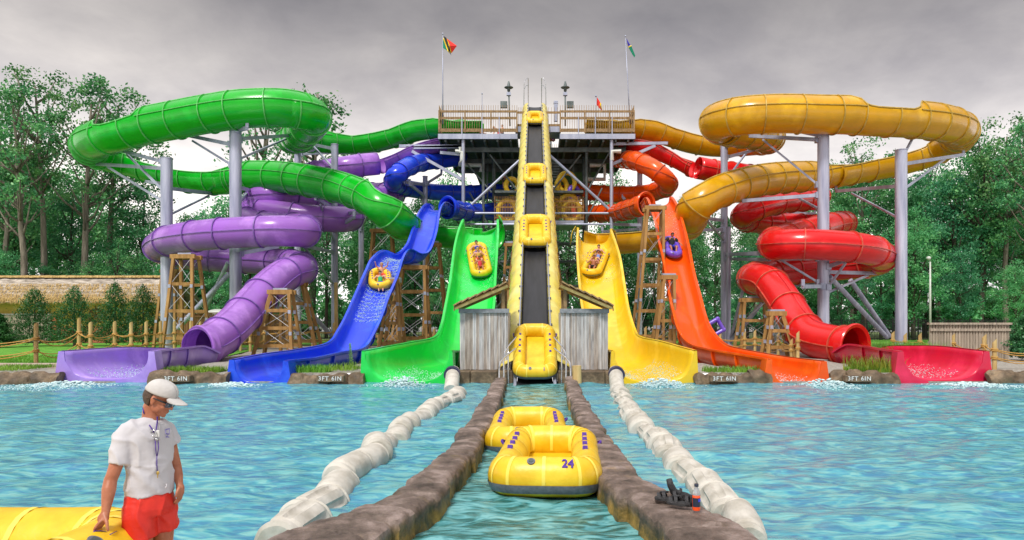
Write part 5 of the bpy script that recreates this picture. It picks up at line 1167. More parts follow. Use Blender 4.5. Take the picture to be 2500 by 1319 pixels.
conifer(85, 682, 824, 31, 118, 1, 'juniper in front of the grey boards at the left end of the hut'); conifer(182, 680, 826, 31, 112, 2, 'olive tinted juniper left of the wagon wheel on the hut'); conifer(281, 668, 824, 31, 96, 3, 'tall narrow juniper right of the wagon wheel on the hut'); conifer(350, 678, 826, 31, 108, 4, 'dark juniper at the right corner of the thatched hut'); conifer(-2, 738, 822, 33, 66, 5, 'juniper cut by the left edge of the picture'); conifer(2515, 760, 880, 50, 110, 6, 'dark juniper at the right edge behind the grey log fence')

# ---------------------------------------------------------------- woods
def crown_pts(seed, nclump, per, rx, rz, spread=.9, csize=1.35):
    rng = np.random.RandomState(seed); pts = []
    for i in range(nclump):
        u = rng.normal(size=3); u /= np.linalg.norm(u); rad = rng.uniform(.25,1)**.55; z = u[2]*rad; prof = 1-.35*max(0,z)-.12*max(0,-z)
        c = np.array([u[0]*rad*rx*prof, u[1]*rad*rx*prof, z*rz])+rng.normal(size=3)*.35; s = csize*rng.uniform(.5,1.25); k = int(per*rng.uniform(.5,1.4))
        p = rng.normal(size=(k,3)); p /= np.linalg.norm(p,axis=1)[:,None]; p *= (rng.uniform(0,1,k)**.5)[:,None]*s; p[:,2] *= .6; p += .18*rng.normal(size=(k,3)); pts.append((c, p+c))
    return pts
class Kind: pass
def tree_kind(seed, hgt, crown0, rx, nclump, per, leaf, m, bark, lean=0, csize=1.35):
    k = Kind(); rng = np.random.RandomState(seed); rr = random.Random(seed); rz = hgt*(1-crown0)/2; cz = hgt*crown0+rz
    cl = crown_pts(seed, nclump, per, rx, rz, csize=csize); pts = np.concatenate([p for c, p in cl])+np.array([lean*.6, 0, cz]); k.leaf = leaf_mesh('crown', quads_np(pts, leaf, rng), m)
    b = MB(); tp = [Vector((lean*(i/8)**2*.8+.25*noise.noise(Vector((seed, i*.6, 0))), .2*noise.noise(Vector((seed, 5, i*.6))), hgt*.9*i/8)) for i in range(9)]; b.tube(tp, [hgt*.0135*(1-.85*i/8)+.03 for i in range(9)], 9)
    for c, p in cl[::max(1, nclump//16)]:
        c = Vector(c)+Vector((lean*.6,0,cz)); zz = max(hgt*crown0*.75, c.z-rr.uniform(2,4.5)); i = min(7, int(zz/(hgt*.9)*8)); s_ = tp[i].lerp(tp[i+1], zz/(hgt*.9)*8-i); m_ = s_.lerp(c, .5)+Vector((0,0,-.5)); b.tube([s_, m_, c], [.13,.085,.03], 6)
    k.trunk = b.mesh('trunk', bark, smooth=True); k.h = hgt; return k
TK = [tree_kind(1, 24, .38, 4.8, 74, 105, .15, M_leaf, M_bark, .8, 1.5), tree_kind(2, 22, .30, 4.4, 76, 105, .15, M_leaf, M_bark2, -.6, 1.5), tree_kind(3, 18, .16, 4.6, 100, 105, .15, M_leafl, M_bark2, .3, 1.5), tree_kind(4, 20, .10, 3.7, 100, 105, .14, M_pine, M_bark2, .0, 1.3),
      tree_kind(5, 26, .46, 4.6, 46, 110, .145, M_leaf, M_bark, 1.6, 1.4), tree_kind(6, 25, .50, 4.2, 36, 105, .145, M_leaf, M_bark, -1.2, 1.35), tree_kind(7, 8, .08, 3.2, 60, 60, .22, M_leafl, M_bark2, .2, 1.1), tree_kind(8, 21, .55, 3.0, 40, 50, .14, M_leaf, M_bark, .8, 1.1)]
KN = [('tall_tree','tree'),('tall_tree','tree'),('leafy_tree','tree'),('pine_tree','pine'),('tall_tree','tree'),('tall_tree','tree'),('understory_bush','bush'),('sparse_tree','tree')]
def tree(k, x, y, s, rz, label, group):
    K_ = TK[k]; t = thing(KN[k][0], label, KN[k][1], (x, y, .3), group); t.rotation_euler = (0,0,rz); t.scale = (s*rrt.uniform(.9,1.12), s*rrt.uniform(.9,1.12), s); link('crown', K_.leaf, t); link('trunk', K_.trunk, t)
rrt = random.Random(12)
def tree_px(k, px, ytop, q, label, group='trees of the woods', rz=None):
    y = F/q; x = (px-1306)/q; ht = H+(790-ytop)/q-.3; tree(k, x, y, ht/TK[k].h, rrt.uniform(0,6.3) if rz is None else rz, label, group)
named = [(4,60,200,24,'tall oak with a pale trunk rising at the left edge over the hut'),(5,112,150,23,'highest oak over the thatched hut, top reaching the clouds'),(4,205,178,22.5,'bent oak with a forked bare trunk behind the thatched hut'),(5,262,188,21,'oak with a lone tuft of leaves right of the highest left tree'),(0,10,240,22,'leafy oak cut by the left picture edge'),
         (7,762,165,19,'sparse tree with open twigs above the right end of the green loop'),(7,630,205,18,'thin nearly bare tree sticking up behind the top green loop'),(3,430,560,23,'dark pine behind the column left of the purple loop'),(3,350,420,21,'broad pine under the left end of the green loop'),(3,930,480,20,'dark pine between the green flume and the blue drop'),
         (0,2455,275,22,'tallest oak on the right, at the picture edge'),(1,2395,330,21.5,'oak next to the tallest right tree'),(4,2510,300,23,'oak leaning in from the right picture edge'),(3,2330,400,21,'dark evergreen right of the thick column under the yellow loop'),(0,2110,335,19,'oak showing between the two yellow flume levels'),(4,2290,420,20,'pale trunked tree behind the right lamp post'),(2,2230,520,23,'light leaved tree beside the right lamp post'),(2,2480,640,27,'light green small tree at the right edge above the log fence')]
for k, px, yt, q, lb in named: tree_px(k, px, yt, q, lb)
wh = [(-260,330,'behind the thatched hut'),(330,560,'behind the green loop columns'),(560,900,'behind the purple tubes'),(900,1130,'behind the blue slide'),(1130,1480,'behind the start tower'),(1480,1780,'behind the orange slide'),(1780,2020,'behind the red tubes'),(2020,2230,'behind the column left of the lamp post'),(2230,2800,'behind the grey log fence')]
kd = {0:'tall dark green oak',1:'dense mid green oak',2:'light green leafy maple',3:'dark needled pine',4:'high crowned oak',6:'low light green bush'}
def where(px):
    for a, c, s_ in wh:
        if a <= px < c: return s_
    return 'at the edge of the woods'
def band(n, x0, x1, q0, q1, y0, y1, kinds, prof=None):
    for i in range(n):
        px = x0+(x1-x0)*(i+rrt.uniform(.15,.85))/n; q = rrt.uniform(q0, q1); k = rrt.choice(kinds); yt = rrt.uniform(y0, y1)
        if prof: yt += prof(px)
        tree_px(k, px, yt, q, '%s standing in the woods %s' % (kd[k], where(px)), 'woods '+where(px))
pf = lambda px: float(np.interp(px, [-300,0,180,330,450,600,800,950,1130,1300,1480,1600,1750,1900,2050,2200,2400,2800], [-120,-120,-60,60,10,-20,-20,10,-50,-40,-40,20,30,0,-60,-70,-130,-130]))
band(34, -280, 2790, 15.5, 17.5, 440, 500, [0,1,1,3,2], pf)
band(32, -280, 2790, 18, 20.5, 490, 580, [0,1,2,3,3,1], pf)
band(20, -280, 2790, 12.5, 14, 520, 560, [1,0,2], pf)
band(14, -280, 560, 22.5, 24, 560, 650, [2,2,3,1])
band(44, -280, 2790, 18, 22, 690, 755, [6,6,6]); band(10, 1760, 2790, 21, 23, 560, 640, [2,3,1])
# the far wood as one mass
rng = np.random.RandomState(5); n = 30000; xx = rng.uniform(-150,170,n); zz = rng.beta(1.3,1.1,n)*11+1.0*rng.normal(size=n); zz = np.clip(zz*(.72+.28*np.sin(xx*.21)+.14*np.sin(xx*.67)), .5, 20)+1.2; yy = 143+rng.uniform(-4,4,n)
o = link('far_woods', leaf_mesh('far_woods', quads_np(np.stack([xx,yy,zz],1), .5, rng), M_leafl)); tag(o, 'far wood of light green trees beyond the parking lot', 'woods', kind='stuff')

# ---------------------------------------------------------------- lamps, cars
def lamp(px, yt, yb, q, label, arm=0):
    t = thing('street_lamp', label, 'street lamp', P(px, yb, q)); z0 = .4; b0 = P(px, yt, q); b = MB(); b.tube([(b0.x, b0.y, z0), (b0.x, b0.y, b0.z-.3)], [.13,.07], 10); b.put('pole', M_white, t, smooth=True)
    b = MB(); 
    if arm: b.tube([(b0.x, b0.y, b0.z-.3), (b0.x+arm*.3, b0.y, b0.z+.05), (b0.x+arm, b0.y, b0.z+.2)], .05, 6); b.put('arm', M_white, t, smooth=True); b = MB(); b.ell((b0.x+arm*1.1, b0.y, b0.z+.18), (.38,.2,.14)); b.put('lamp_head', M_white, t, smooth=True)
    else: b.tube([(b0.x, b0.y, b0.z-.3), (b0.x-.12, b0.y, b0.z)], .04, 6); b.put('arm', M_white, t, smooth=True); b = MB(); b.ell((b0.x-.15, b0.y, b0.z+.05), (.22,.22,.2)); b.put('lamp_head', M_white, t, smooth=True)
lamp(2271, 632, 800, 24.5, 'slim white lamp post with a small round head in front of the right woods'); lamp(375, 648, 800, 23, 'white street lamp with a curved arm above the end of the thatched hut', -.7); lamp(1552, 742, 820, 24, 'low white lamp glimpsed between the yellow drop and the orange trestle')
M_glass = mat('car_glass', (.02,.025,.03), rough=.1); M_tyre = mat('tyre', (.02,.02,.02), rough=.8)
def car_proto(m):
    t = thing('parked_car', 'x', 'car', (0,0,0), 'cars in the parking lot beyond the woods'); b = MB(); pr = [(-2.2,.35),(-2.25,.75),(-2.1,.95),(-1.2,1.02),(-.6,1.45),(.9,1.48),(1.6,1.0),(2.15,.9),(2.25,.6),(2.2,.35)]
    b.prism(pr, lambda x, z: Vector((x, -.85, z)), lambda x, z: Vector((x, .85, z))); b.put('body', m, t, smooth=30, bevel=.06); b = MB(); pg = [(-1.08,1.04),(-.58,1.39),(.85,1.42),(1.38,1.04)]; b.prism(pg, lambda x, z: Vector((x, -.87, z)), lambda x, z: Vector((x, .87, z))); b.put('window', M_glass, t)
    for x in (-1.4, 1.4):
        for y in (-.8,.8): b = MB(); b.tube([(x, y-.1, .33), (x, y+.1, .33)], .33, 14); b.put('wheel', M_tyre, t, smooth=40)
    return t
CM = [('white',(.7,.7,.7)),('silver',(.45,.47,.5)),('dark blue',(.03,.05,.15)),('red',(.5,.03,.03)),('black',(.03,.03,.03)),('beige',(.5,.45,.35))]
protos = [car_proto(mat(c+'_car_paint', v, rough=.25, coat=.5)) for c, v in CM]; used = [0]*6; seen = {}
for i, px in enumerate([560, 720,765,850,905,1010,1060,1470,1530,1598,1650,1702,1740,1880,1935,1990,2050,2105,2150,2245,2320,2400]):
    k = [0,1,0,3,4,0,1,2,0,5,0,3,1,0,4,0,1,0,5,0,2,1][i]; c = protos[k] if not used[k] else copy_tree(protos[k]); used[k] = 1; q = 10.4+(i % 3)*.35; c.location = ((px-1306)/q, F/q, .44); c.rotation_euler = (0,0,(1.45 if i % 4 == 1 else 0)+.1*(i % 3))
    c['label'] = '%s car parked %s, %s of the row' % (CM[k][0], where(px), ['left part','middle','right part'][i % 3])

# ---------------------------------------------------------------- flags, masts on the deck
def flag(px, yt, q, poly, mats_, label, lean=0, yb=303):
    base = P(px+lean, yb, q); top = P(px, yt, q); t = thing('flag_pole', label, 'flag', base); b = MB(); b.tube([base, top], [.06,.03], 8); b.put('pole', M_steel, t, smooth=True); b = MB(); b.ell(top+Vector((0,0,.05)), (.09,.09,.09)); b.put('finial', M_steel, t, smooth=True)
    b = MB(); 
    for mi, pg in enumerate(poly):
        vs = [P(x, y, q)+Vector((0, .18*math.sin((x-px)*.35+y*.1), 0)) for x, y in pg]; b.add(vs+[v+Vector((0,.02,0)) for v in vs], [tuple(range(len(vs))), tuple(range(2*len(vs)-1, len(vs)-1, -1))], mi)
    b.put('flag_cloth', mats_, t)
fm = lambda n, c: mat('flag_'+n, c, rough=.8)
FG, FR, FK, FY, FB = fm('green',(.0,.22,.12)), fm('red',(.75,.03,.02)), fm('black',(.015,.015,.015)), fm('yellow',(.85,.65,.03)), fm('blue',(.05,.04,.45))
flag(1081, 84, 26.6, [[(1082,95),(1092,125),(1082,118)],[(1091,94),(1116,114),(1102,128),(1096,113)],[(1083,88),(1090,93),(1098,117),(1101,134),(1095,124),(1087,104)],[(1090,93),(1091.5,94.5),(1098,112),(1102,128),(1100,128),(1096,113)],[(1082,92),(1085,97),(1095,125),(1098,131),(1093,127),(1083,98)]], [FG,FR,FK,FY,FY], 'flag of green, black, yellow and red on the left tower pole')
flag(1527, 90, 26.6, [[(1529,95),(1538,106),(1541,113),(1535,114),(1531,106)],[(1535,114),(1541,113),(1551,136),(1549,140),(1543,132)],[(1534,112),(1541,111),(1541.5,114),(1535,115)]], [FB,FG,FY], 'drooping blue and green flag on the right tower pole', 11)
flag(1455, 236, 26.8, [[(1457,238),(1465,250),(1471,270),(1463,266),(1457,255)],[(1458,246),(1463,255),(1464,263),(1459,256)],[(1463,248),(1467,254),(1470,266),(1465,262)]], [FR,FG,FY], 'small red flag with green and yellow on the right tower railing')
b = MB()
t = thing('antenna_pole', 'short thin pole on the left part of the tower deck', 'pole', P(1177,303,26.5)); b.tube([P(1177,303,26.5), P(1177,232,26.5)], .03, 6); b.put('pole', M_steel, t); b = MB(); b.ell(P(1177,229,26.5), (.07,.07,.1)); b.put('finial', M_steel, t)
for px, lb in ((1242,'loudspeaker mast on the deck left of the conveyor head'), (1380,'loudspeaker mast on the deck right of the conveyor head')):
    q = 26.9; base = P(px+3*(1 if px < 1306 else 0), 308, q); t = thing('speaker_mast', lb, 'mast', base); b = MB(); b.tube([base, P(px, 222, q)], .07, 8); b.put('mast', M_steeld, t, smooth=True)
    b = MB(); c = P(px, 214, q); b.tube([c+Vector((0,0,-.35)), c+Vector((0,0,.1)), c+Vector((0,0,.55))], [.13,.17,.07], 10); b.put('horn', M_steeld, t, smooth=True)
    b = MB(); b.ell(c, (.42,.42,.09), 16, 6); b.put('disc', M_steeld, t, smooth=True)
    b = MB(); b.box(P(px, 230, q), (.38,.3,.28)); b.put('control_box', M_steel, t); b = MB(); b.box(P(px+(-12 if px < 1306 else 12), 256, q), (.62,.3,.6)); b.put('speaker_box', M_steeld, t, bevel=.03)
t = thing('control_kiosk', 'slim blue grey control cabinet beside the conveyor head', 'cabinet', P(1357,300,26.4)); b = MB(); b.box(P(1357,272,26.4), (.36,.3,1.9)); b.put('cabinet_body', M_steel, t, bevel=.03); b = MB(); b.box(P(1357,252,26.4), (.42,.36,.12)); b.put('hood', M_steel, t)

# ---------------------------------------------------------------- weeds and grass
def grass_patch(name, boxes, dens, hgt, m, label, seed, seeds=0):
    rr = random.Random(seed); b = MB()
    for (xa_, xb_, ya_, yb_, z) in boxes:
        for i in range(int(dens*(xb_-xa_)*(yb_-ya_))):
            x = rr.uniform(xa_, xb_); y = rr.uniform(ya_, yb_); h = hgt*rr.uniform(.35,1.2); a = rr.uniform(0,2*PI); bd = rr.uniform(.15,.7)*h; w_ = .010+.008*rr.random(); dx, dy = math.cos(a), math.sin(a)
            b.add([(x-dy*w_, y+dx*w_, z), (x+dy*w_, y-dx*w_, z), (x+dx*bd*.4+dy*w_*.7, y+dy*bd*.4-dx*w_*.7, z+h*.6), (x+dx*bd*.4-dy*w_*.7, y+dy*bd*.4+dx*w_*.7, z+h*.6), (x+dx*bd, y+dy*bd, z+h*.95)], [(0,1,2,3),(3,2,4)])
    o = b.put(name, m); tag(o, label, 'grass', kind='stuff'); return o
M_blade = leaf_mat('grass_blades', (0.06,0.22,0.012), (0.24,0.50,0.06), rnd=.05); M_weed = leaf_mat('weed_blades', (0.10,0.24,0.02), (0.40,0.42,0.05), rnd=.05)
X = lambda px, q: (px-1306)/q
grass_patch('grass_tuft', [(X(410,64),X(560,63),25.5,26.4,.36)], 700, .24, M_blade, 'green grass between the violet and blue exit troughs', 1)
grass_patch('grass_tuft', [(X(706,64),X(810,64),25.5,26.3,.36)], 700, .30, M_blade, 'grass tuft on the rocks right of the blue exit', 2)
grass_patch('grass_tuft', [(X(820,62),X(885,62),25.5,27,.42)], 160, .3, M_blade, 'thin grass between the blue and green exits', 3)
grass_patch('grass_tuft', [(X(1705,62),X(1830,62),25.5,26.6,.36)], 300, .24, M_blade, 'grass in front of the orange trough', 4)
grass_patch('tall_weeds', [(X(2045,62),X(2195,64),25.5,26.6,.36)], 230, .62, M_weed, 'tall yellowing weeds in front of the red exit trough', 5); grass_patch('grass_tuft', [(X(2035,62),X(2195,64),25.5,26.1,.36)], 800, .24, M_blade, 'green grass at the foot of the tall weeds', 15)
grass_patch('grass_tuft', [(X(20,60),X(135,60),25.6,28,.42)], 240, .16, M_blade, 'low grass on gravel left of the violet exit', 6)
grass_patch('lawn_edge_grass', [(-30,-18.5,30.5,37,GZ+.05)], 160, .12, M_blade, 'short lawn blades behind the left rope fence', 7)
grass_patch('shrub_bed', [(X(2140,50),X(2270,50),32,35,.4)], 420, .9, M_blade, 'leafy shrub bed between the red mouth and the log fence', 8)
b = MB(); rr = random.Random(3); c = P(862, 900, 60)
for k in range(70):
    z = .42+.95*k/70; a = k*2.4; r = .17*(1-k/90); p0 = Vector((c.x, 27.3, z)); b.add([p0, p0+Vector((r*math.cos(a)+.02, r*math.sin(a), .05)), p0+Vector((r*math.cos(a)-.02, r*math.sin(a)+.02, .07))], [(0,1,2)])
b.tube([(c.x, 27.3, .42), (c.x, 27.3, 1.4)], .012, 5); o = b.put('horseweed', M_blade); tag(o, 'single upright weed stalk between the blue trough and the green exit', 'weed')
b = MB(); b.tube([P(700,900,62)+Vector((x*.4, .2*math.sin(x), .0)) for x in (5.5,6.5,7.5,8.2,8.8)], .03, 6); o = b.put('hose', M_letter, smooth=True); tag(o, 'thin white hose lying on the bank right of the blue exit', 'hose')
# ---------------------------------------------------------------- people
M_skin = mat('tanned_skin', (0.34,0.115,0.055), (0.47,0.18,0.10), rough=.45, scale=9, bump=.06, subs=.08); M_skin2 = mat('fair_skin', (0.60,0.30,0.20), (0.68,0.36,0.25), rough=.45, scale=9, subs=.08)
M_hair = mat('brown_hair', (0.05,0.028,0.015), (0.10,0.055,0.03), rough=.6, scale=30, bump=.5); M_hairb = mat('blond_hair', (0.40,0.25,0.10), rough=.6); M_hairk = mat('dark_hair', (0.015,0.012,0.01), rough=.5)
M_shirt = mat('white_cotton', (0.50,0.49,0.52), (0.56,0.55,0.58), rough=.9, scale=3, bump=.2, bscale=10); M_shorts = mat('red_nylon', (0.55,0.012,0.006), (0.74,0.03,0.012), rough=.5, scale=4, bump=.2, bscale=10)
M_cap = mat('white_cap_cloth', (0.48,0.465,0.45), (0.58,0.565,0.55), rough=.9, scale=6, bump=.15, bscale=60); M_lens = mat('dark_lens', (0.02,0.03,0.06), rough=.08, coat=1); M_logo = mat('purple_print', (0.16,0.13,0.45), rough=.8)
def chain(b, pts, n=12):
    """tapered limb: pts = (Vector, radius)"""
    b.tube([p for p, r in pts], [r for p, r in pts], n)
    for p, r in pts: b.ell(p, (r,r,r), n, 8)
DG = 4.9; qg = F/DG
def g_(px, py, dy=0): return P(px, py, F/(DG+dy))
guard = thing('person', 'lifeguard in white cap, sunglasses, white tee and red shorts holding the raft', 'person', g_(366, 1500, 0))
fa = math.radians(-20); fx = Vector((math.cos(fa), math.sin(fa), 0)); sx_ = Vector((-math.sin(fa), math.cos(fa), 0))
def ering(c, a, b_, n=32): return [c+sx_*(a*math.cos(2*PI*k/n))+fx*(b_*math.sin(2*PI*k/n)) for k in range(n)]
body = MB()
# head in its own frame: x = where the face looks
HC = g_(391, 972, 0.0); HR = Matrix.Rotation(math.radians(-3), 3, 'Z') @ Matrix.Rotation(math.radians(28), 3, 'Y')
def h(x, y, z): return HC+HR @ Vector((x, y, z))
def he(x, y, z, rx, ry, rz, n=18, m=12): body.ell(h(x,y,z), (rx,ry,rz), n, m, HR)
he(-.012,0,.03,.098,.076,.098,24,16); he(.025,0,-.03,.066,.060,.085); he(.040,0,-.083,.052,.044,.034); he(.078,0,-.100,.018,.020,.015); he(.085,0,.022,.017,.045,.013)
he(.096,0,-.003,.012,.009,.02); he(.106,0,-.022,.015,.010,.014); he(.112,0,-.032,.010,.011,.009); he(.100,.012,-.035,.009,.008,.007); he(.100,-.012,-.035,.009,.008,.007)
he(.092,0,-.059,.012,.022,.0065); he(.090,0,-.070,.012,.020,.0075); he(.07,.035,-.028,.022,.022,.024); he(.07,-.035,-.028,.022,.022,.024); he(.03,.05,-.06,.035,.012,.03); he(.03,-.05,-.06,.035,.012,.03)
for s in (-1, 1): he(.0,s*.078,-.012,.019,.007,.031); he(-.008,s*.082,.002,.013,.009,.017); he(.004,s*.077,-.036,.009,.007,.01)
chain(body, [(h(-.02,0,-.03), .060), (h(-.025,0,-.09), .056), (g_(368,1024,.0), .060), (g_(364,1040,.0), .075)], 18)
tr_ = [(1030,366,.10,.075),(1045,363,.17,.10),(1075,363,.185,.115),(1110,363,.165,.115),(1150,364,.15,.11),(1190,365,.155,.115),(1225,366,.165,.125),(1250,367,.15,.12)]
body.grid([ering(g_(cx_, py), a, b_) for py, cx_, a, b_ in tr_], closed=True)
chain(body, [(g_(318,1050,-.10), .062), (g_(303,1078,-.13), .053), (g_(289,1120,-.165), .047), (g_(276,1158,-.20), .042), (g_(270,1172,-.21), .042), (g_(266,1195,-.235), .045), (g_(262,1222,-.262), .036), (g_(258,1250,-.288), .026)], 14)
chain(body, [(g_(404,1052,.11), .058), (g_(414,1080,.14), .046), (g_(424,1118,.165), .040), (g_(430,1140,.165), .038), (g_(434,1160,.135), .036), (g_(438,1182,.10), .025)], 14)
chain(body, [(g_(341,1240,-.075), .10), (g_(346,1290,-.085), .078), (g_(349,1345,-.085), .060), (g_(346,1372,-.08), .056), (g_(344,1410,-.07), .056), (g_(346,1480,-.07), .038)], 16)
chain(body, [(g_(392,1240,.065), .098), (g_(398,1285,.07), .076), (g_(400,1340,.07), .058), (g_(398,1370,.08), .054), (g_(397,1410,.08), .054), (g_(398,1480,.08), .036)], 16)
for c in (g_(347,1496,-.07), g_(399,1496,.08)): chain(body, [(c-fx*.06+Vector((0,0,.008)), .034), (c+fx*.05, .032), (c+fx*.14-Vector((0,0,.008)), .026), (c+fx*.19-Vector((0,0,.012)), .018)], 10)
# right hand gripping the strap: palm, four fingers folding over, thumb on the near side
w0 = g_(258,1250,-.288); k0 = g_(246,1277,-.315); body.ell(g_(252,1266,-.305), (.038,.026,.046), 14, 10, Matrix.Rotation(math.radians(22), 3, 'Y')); chain(body, [(w0, .026), (g_(254,1262,-.30), .031)], 12)
for j, (dx, dy_, ln) in enumerate(((-13,-.028,1.0),(-7,-.010,1.06),(0,.010,1.0),(6,.028,.84))):
    k1 = g_(246+dx*.55+3, 1277+j*.8, -.315+dy_); k2 = k1+Vector((-.020*ln, -.010, -.030*ln)); k3 = k2+Vector((-.012*ln, .004, -.022*ln)); k4 = k3+Vector((.004, .006, -.014*ln))
    chain(body, [(g_(252,1267,-.305+dy_*.7), .0115), (k1, .0112), (k2, .0098), (k3, .0088), (k4, .0075)], 10)
chain(body, [(g_(257,1262,-.315), .015), (g_(261,1277,-.335), .0125), (g_(262,1288,-.345), .0105), (g_(264,1296,-.345), .0085)], 10)
# left hand hanging, slightly curled
chain(body, [(g_(438,1182,.10), .025), (g_(440,1192,.09), .030)], 12); body.ell(g_(441,1199,.085), (.024,.034,.042), 14, 10)
for j, (dx, dy_, ln) in enumerate(((-5,-.030,.9),(-1,-.012,1.02),(2,.008,1.0),(4,.026,.85))):
    k1 = g_(441+dx*.8, 1207, .085+dy_); k2 = k1+Vector((-.004, -.004, -.034*ln)); k3 = k2+Vector((-.016, -.006, -.022*ln)); k4 = k3+Vector((-.014, -.002, -.010*ln))
    chain(body, [(g_(441+dx*.5,1198,.085+dy_*.7), .0115), (k1, .011), (k2, .0096), (k3, .0086), (k4, .0072)], 10)
chain(body, [(g_(437,1192,.055), .014), (g_(432,1203,.035), .012), (g_(430,1213,.035), .0095)], 10)
baked('body', body, M_skin, .0062, guard, 3)
# tee shirt
b = MB(); rs_ = [(1026,370,.088,.075),(1032,367,.125,.09),(1041,364,.165,.108),(1058,364,.185,.122),(1085,364,.180,.128),(1115,364,.168,.126),(1150,364,.166,.130),(1178,364,.174,.138),(1196,365,.172,.136)]
gr = [ering(g_(cx_, py), a, b_) for py, cx_, a, b_ in rs_]; gr[-1] = [v+Vector((0,0,.010*math.sin(k*.8)-.020)) for k, v in enumerate(gr[-1])]; b.grid(gr, closed=True); b.add(gr[0], [tuple(range(32))]); b.add(gr[-1], [tuple(range(31,-1,-1))])
b.ell(g_(324,1052,-.10), (.082,.082,.078), 16, 12); b.ell(g_(404,1050,.11), (.072,.072,.068), 16, 12); b.ell(g_(345,1040,-.05), (.09,.09,.05), 16, 12, Matrix.Rotation(.35, 3, 'Y').inverted()); b.ell(g_(388,1038,.05), (.08,.08,.045), 16, 12)
b.tube([g_(322,1048,-.10), g_(306,1066,-.125), g_(298,1098,-.15), g_(292,1134,-.170)], [.078,.079,.075,.073], 20); b.tube([g_(402,1048,.11), g_(411,1060,.12), g_(420,1082,.145)], [.07,.066,.060], 18)
RG_ = [(g_(cx_, py), a+.012, b_+.012) for py, cx_, a, b_ in rs_]
def ch(px, py, d):
    for k in range(420):
        dd = -.30+k*.001; p = g_(px, py, dd)
        for (c0, a0, b0), (c1, a1, b1) in zip(RG_[:-1], RG_[1:]):
            if c1.z <= p.z <= c0.z:
                t_ = (c0.z-p.z)/(c0.z-c1.z); c = c0.lerp(c1, t_); a = a0+(a1-a0)*t_; b__ = b0+(b1-b0)*t_; v = p-c; v.z = 0
                if (v.dot(sx_)/a)**2+(v.dot(fx)/b__)**2 < 1: return p
    return g_(px, py, d)
def folds(c):
    e_ = 1-abs(noise.noise(Vector((c.x*6+c.z*5, c.y*6, c.z*3.0-c.x*4)))*2.2); n_ = .011*max(0, e_)**3-.004
    r = (c.z-1.0); return n_+(.006*math.sin(c.x*30+c.z*30+6*noise.noise(c*5)) if r < .2 else .001)
baked('tee_shirt', b, M_shirt, .0085, guard, 2, folds)
b = MB(); b.tube([g_(370,1029,0)+sx_*(.088*math.cos(a))+fx*(.076*math.sin(a)+.004)+Vector((0,0,-.018*math.sin(a))) for a in np.linspace(0, 2*PI, 29)[:-1]], .007, 6, closed=True); b.put('collar_band', M_shirt, guard, smooth=True)
# shorts
b = MB(); gr = [ering(g_(cx_, py), a, b_) for py, cx_, a, b_ in ((1188,365,.150,.116),(1196,365,.158,.122),(1212,365,.176,.136),(1235,366,.188,.146),(1252,366,.182,.14))]; b.grid(gr, closed=True); b.add(gr[0], [tuple(range(32))]); b.add(gr[-1], [tuple(range(31,-1,-1))])
b.tube([g_(340,1235,-.07), g_(340,1262,-.085), g_(342,1290,-.09), g_(345,1316,-.09)], [.112,.112,.108,.105], 22); b.tube([g_(392,1232,.06), g_(396,1255,.065), g_(400,1275,.07), g_(401,1293,.07)], [.105,.102,.096,.092], 22)
baked('shorts', b, M_shorts, .009, guard, 2, lambda c: (.0 if c.z > .98 else 1)*(.012*max(0, 1-abs(noise.noise(Vector((c.x*8+c.z*4, c.y*8, c.z*4)))*2.5))**3-.003))
b = MB(); c = g_(409,1187,-.09); c = ch(404,1188,-.1); b.tube([c, c+Vector((.012,-.02,-.01)), c+Vector((.02,-.02,.012)), c+Vector((.01,-.01,.02))], .0035, 6); b.put('drawstring', M_shirt, guard, smooth=True)
# hair, cap, glasses
b = MB(); vs = []; b.ell((0,0,0), (.1,.080,.088), 28, 18); keep = [f for f in b.f if all(not (b.v[i][0] > .012 and b.v[i][2] < .02) and b.v[i][2] > -.075 for i in f)]; b.f = keep; b.m = [0]*len(keep); b.v = [tuple(h(v[0]-.018, v[1], v[2]-.002)) for v in b.v]; b.put('hair', M_hair, guard, smooth=True, solid=.008)
cap = MB(); rows_ = []
for i in range(15):
    th = PI/2*i/14; row = []
    for k in range(37):
        a = 2*PI*k/36; r = math.cos(th)**.85; seam_ = 1-.006*(1 if k % 6 == 0 else 0); x = .112*r*math.cos(a)*seam_-.010; y = .091*r*math.sin(a)*seam_; z = .036+.094*math.sin(th)**.9+(.012*math.cos(a) if i < 3 else .012*math.cos(a)*(1-th/PI*2)); row.append(h(x, y, z))
    rows_.append(row)
cap.grid(rows_); cap.put('cap_crown', M_cap, guard, smooth=True, solid=.005)
b = MB(); b.grid([[h(.085+.105*t*math.cos(a)*1.0+.010*t, .078*math.sin(a)*(1-.18*t), .052-.024*math.sin(a)**2*(.4+.6*t)-.004*t) for a in np.linspace(-PI/2, PI/2, 17)] for t in (0,.25,.5,.75,.93,1.0)]); b.put('cap_bill', M_cap, guard, smooth=True, solid=.006)
b = MB(); b.ell(h(-.01,0,.130), (.009,.009,.005)); b.put('cap_button', M_cap, guard, smooth=True)
b = MB()
for i, (x0, z0, x1, z1) in enumerate(((-.018,.10,.012,.104),(-.010,.092,-.010,.076),(.006,.094,.006,.078),(-.016,.070,.014,.066),(-.008,.084,.008,.084))):
    def cp(u, z): y = u-.030; rr_ = max(0, 1-((z-.028)/.104)**2)**.43; return h(-.010+.113*rr_*math.sqrt(max(0, 1-(y/(.092*max(rr_,.1)))**2))+.003, y, z)
    b.tube([cp(x0,z0), cp(x1,z1)], .0022, 5)
b.put('cap_emblem', M_logo, guard)
b = MB()
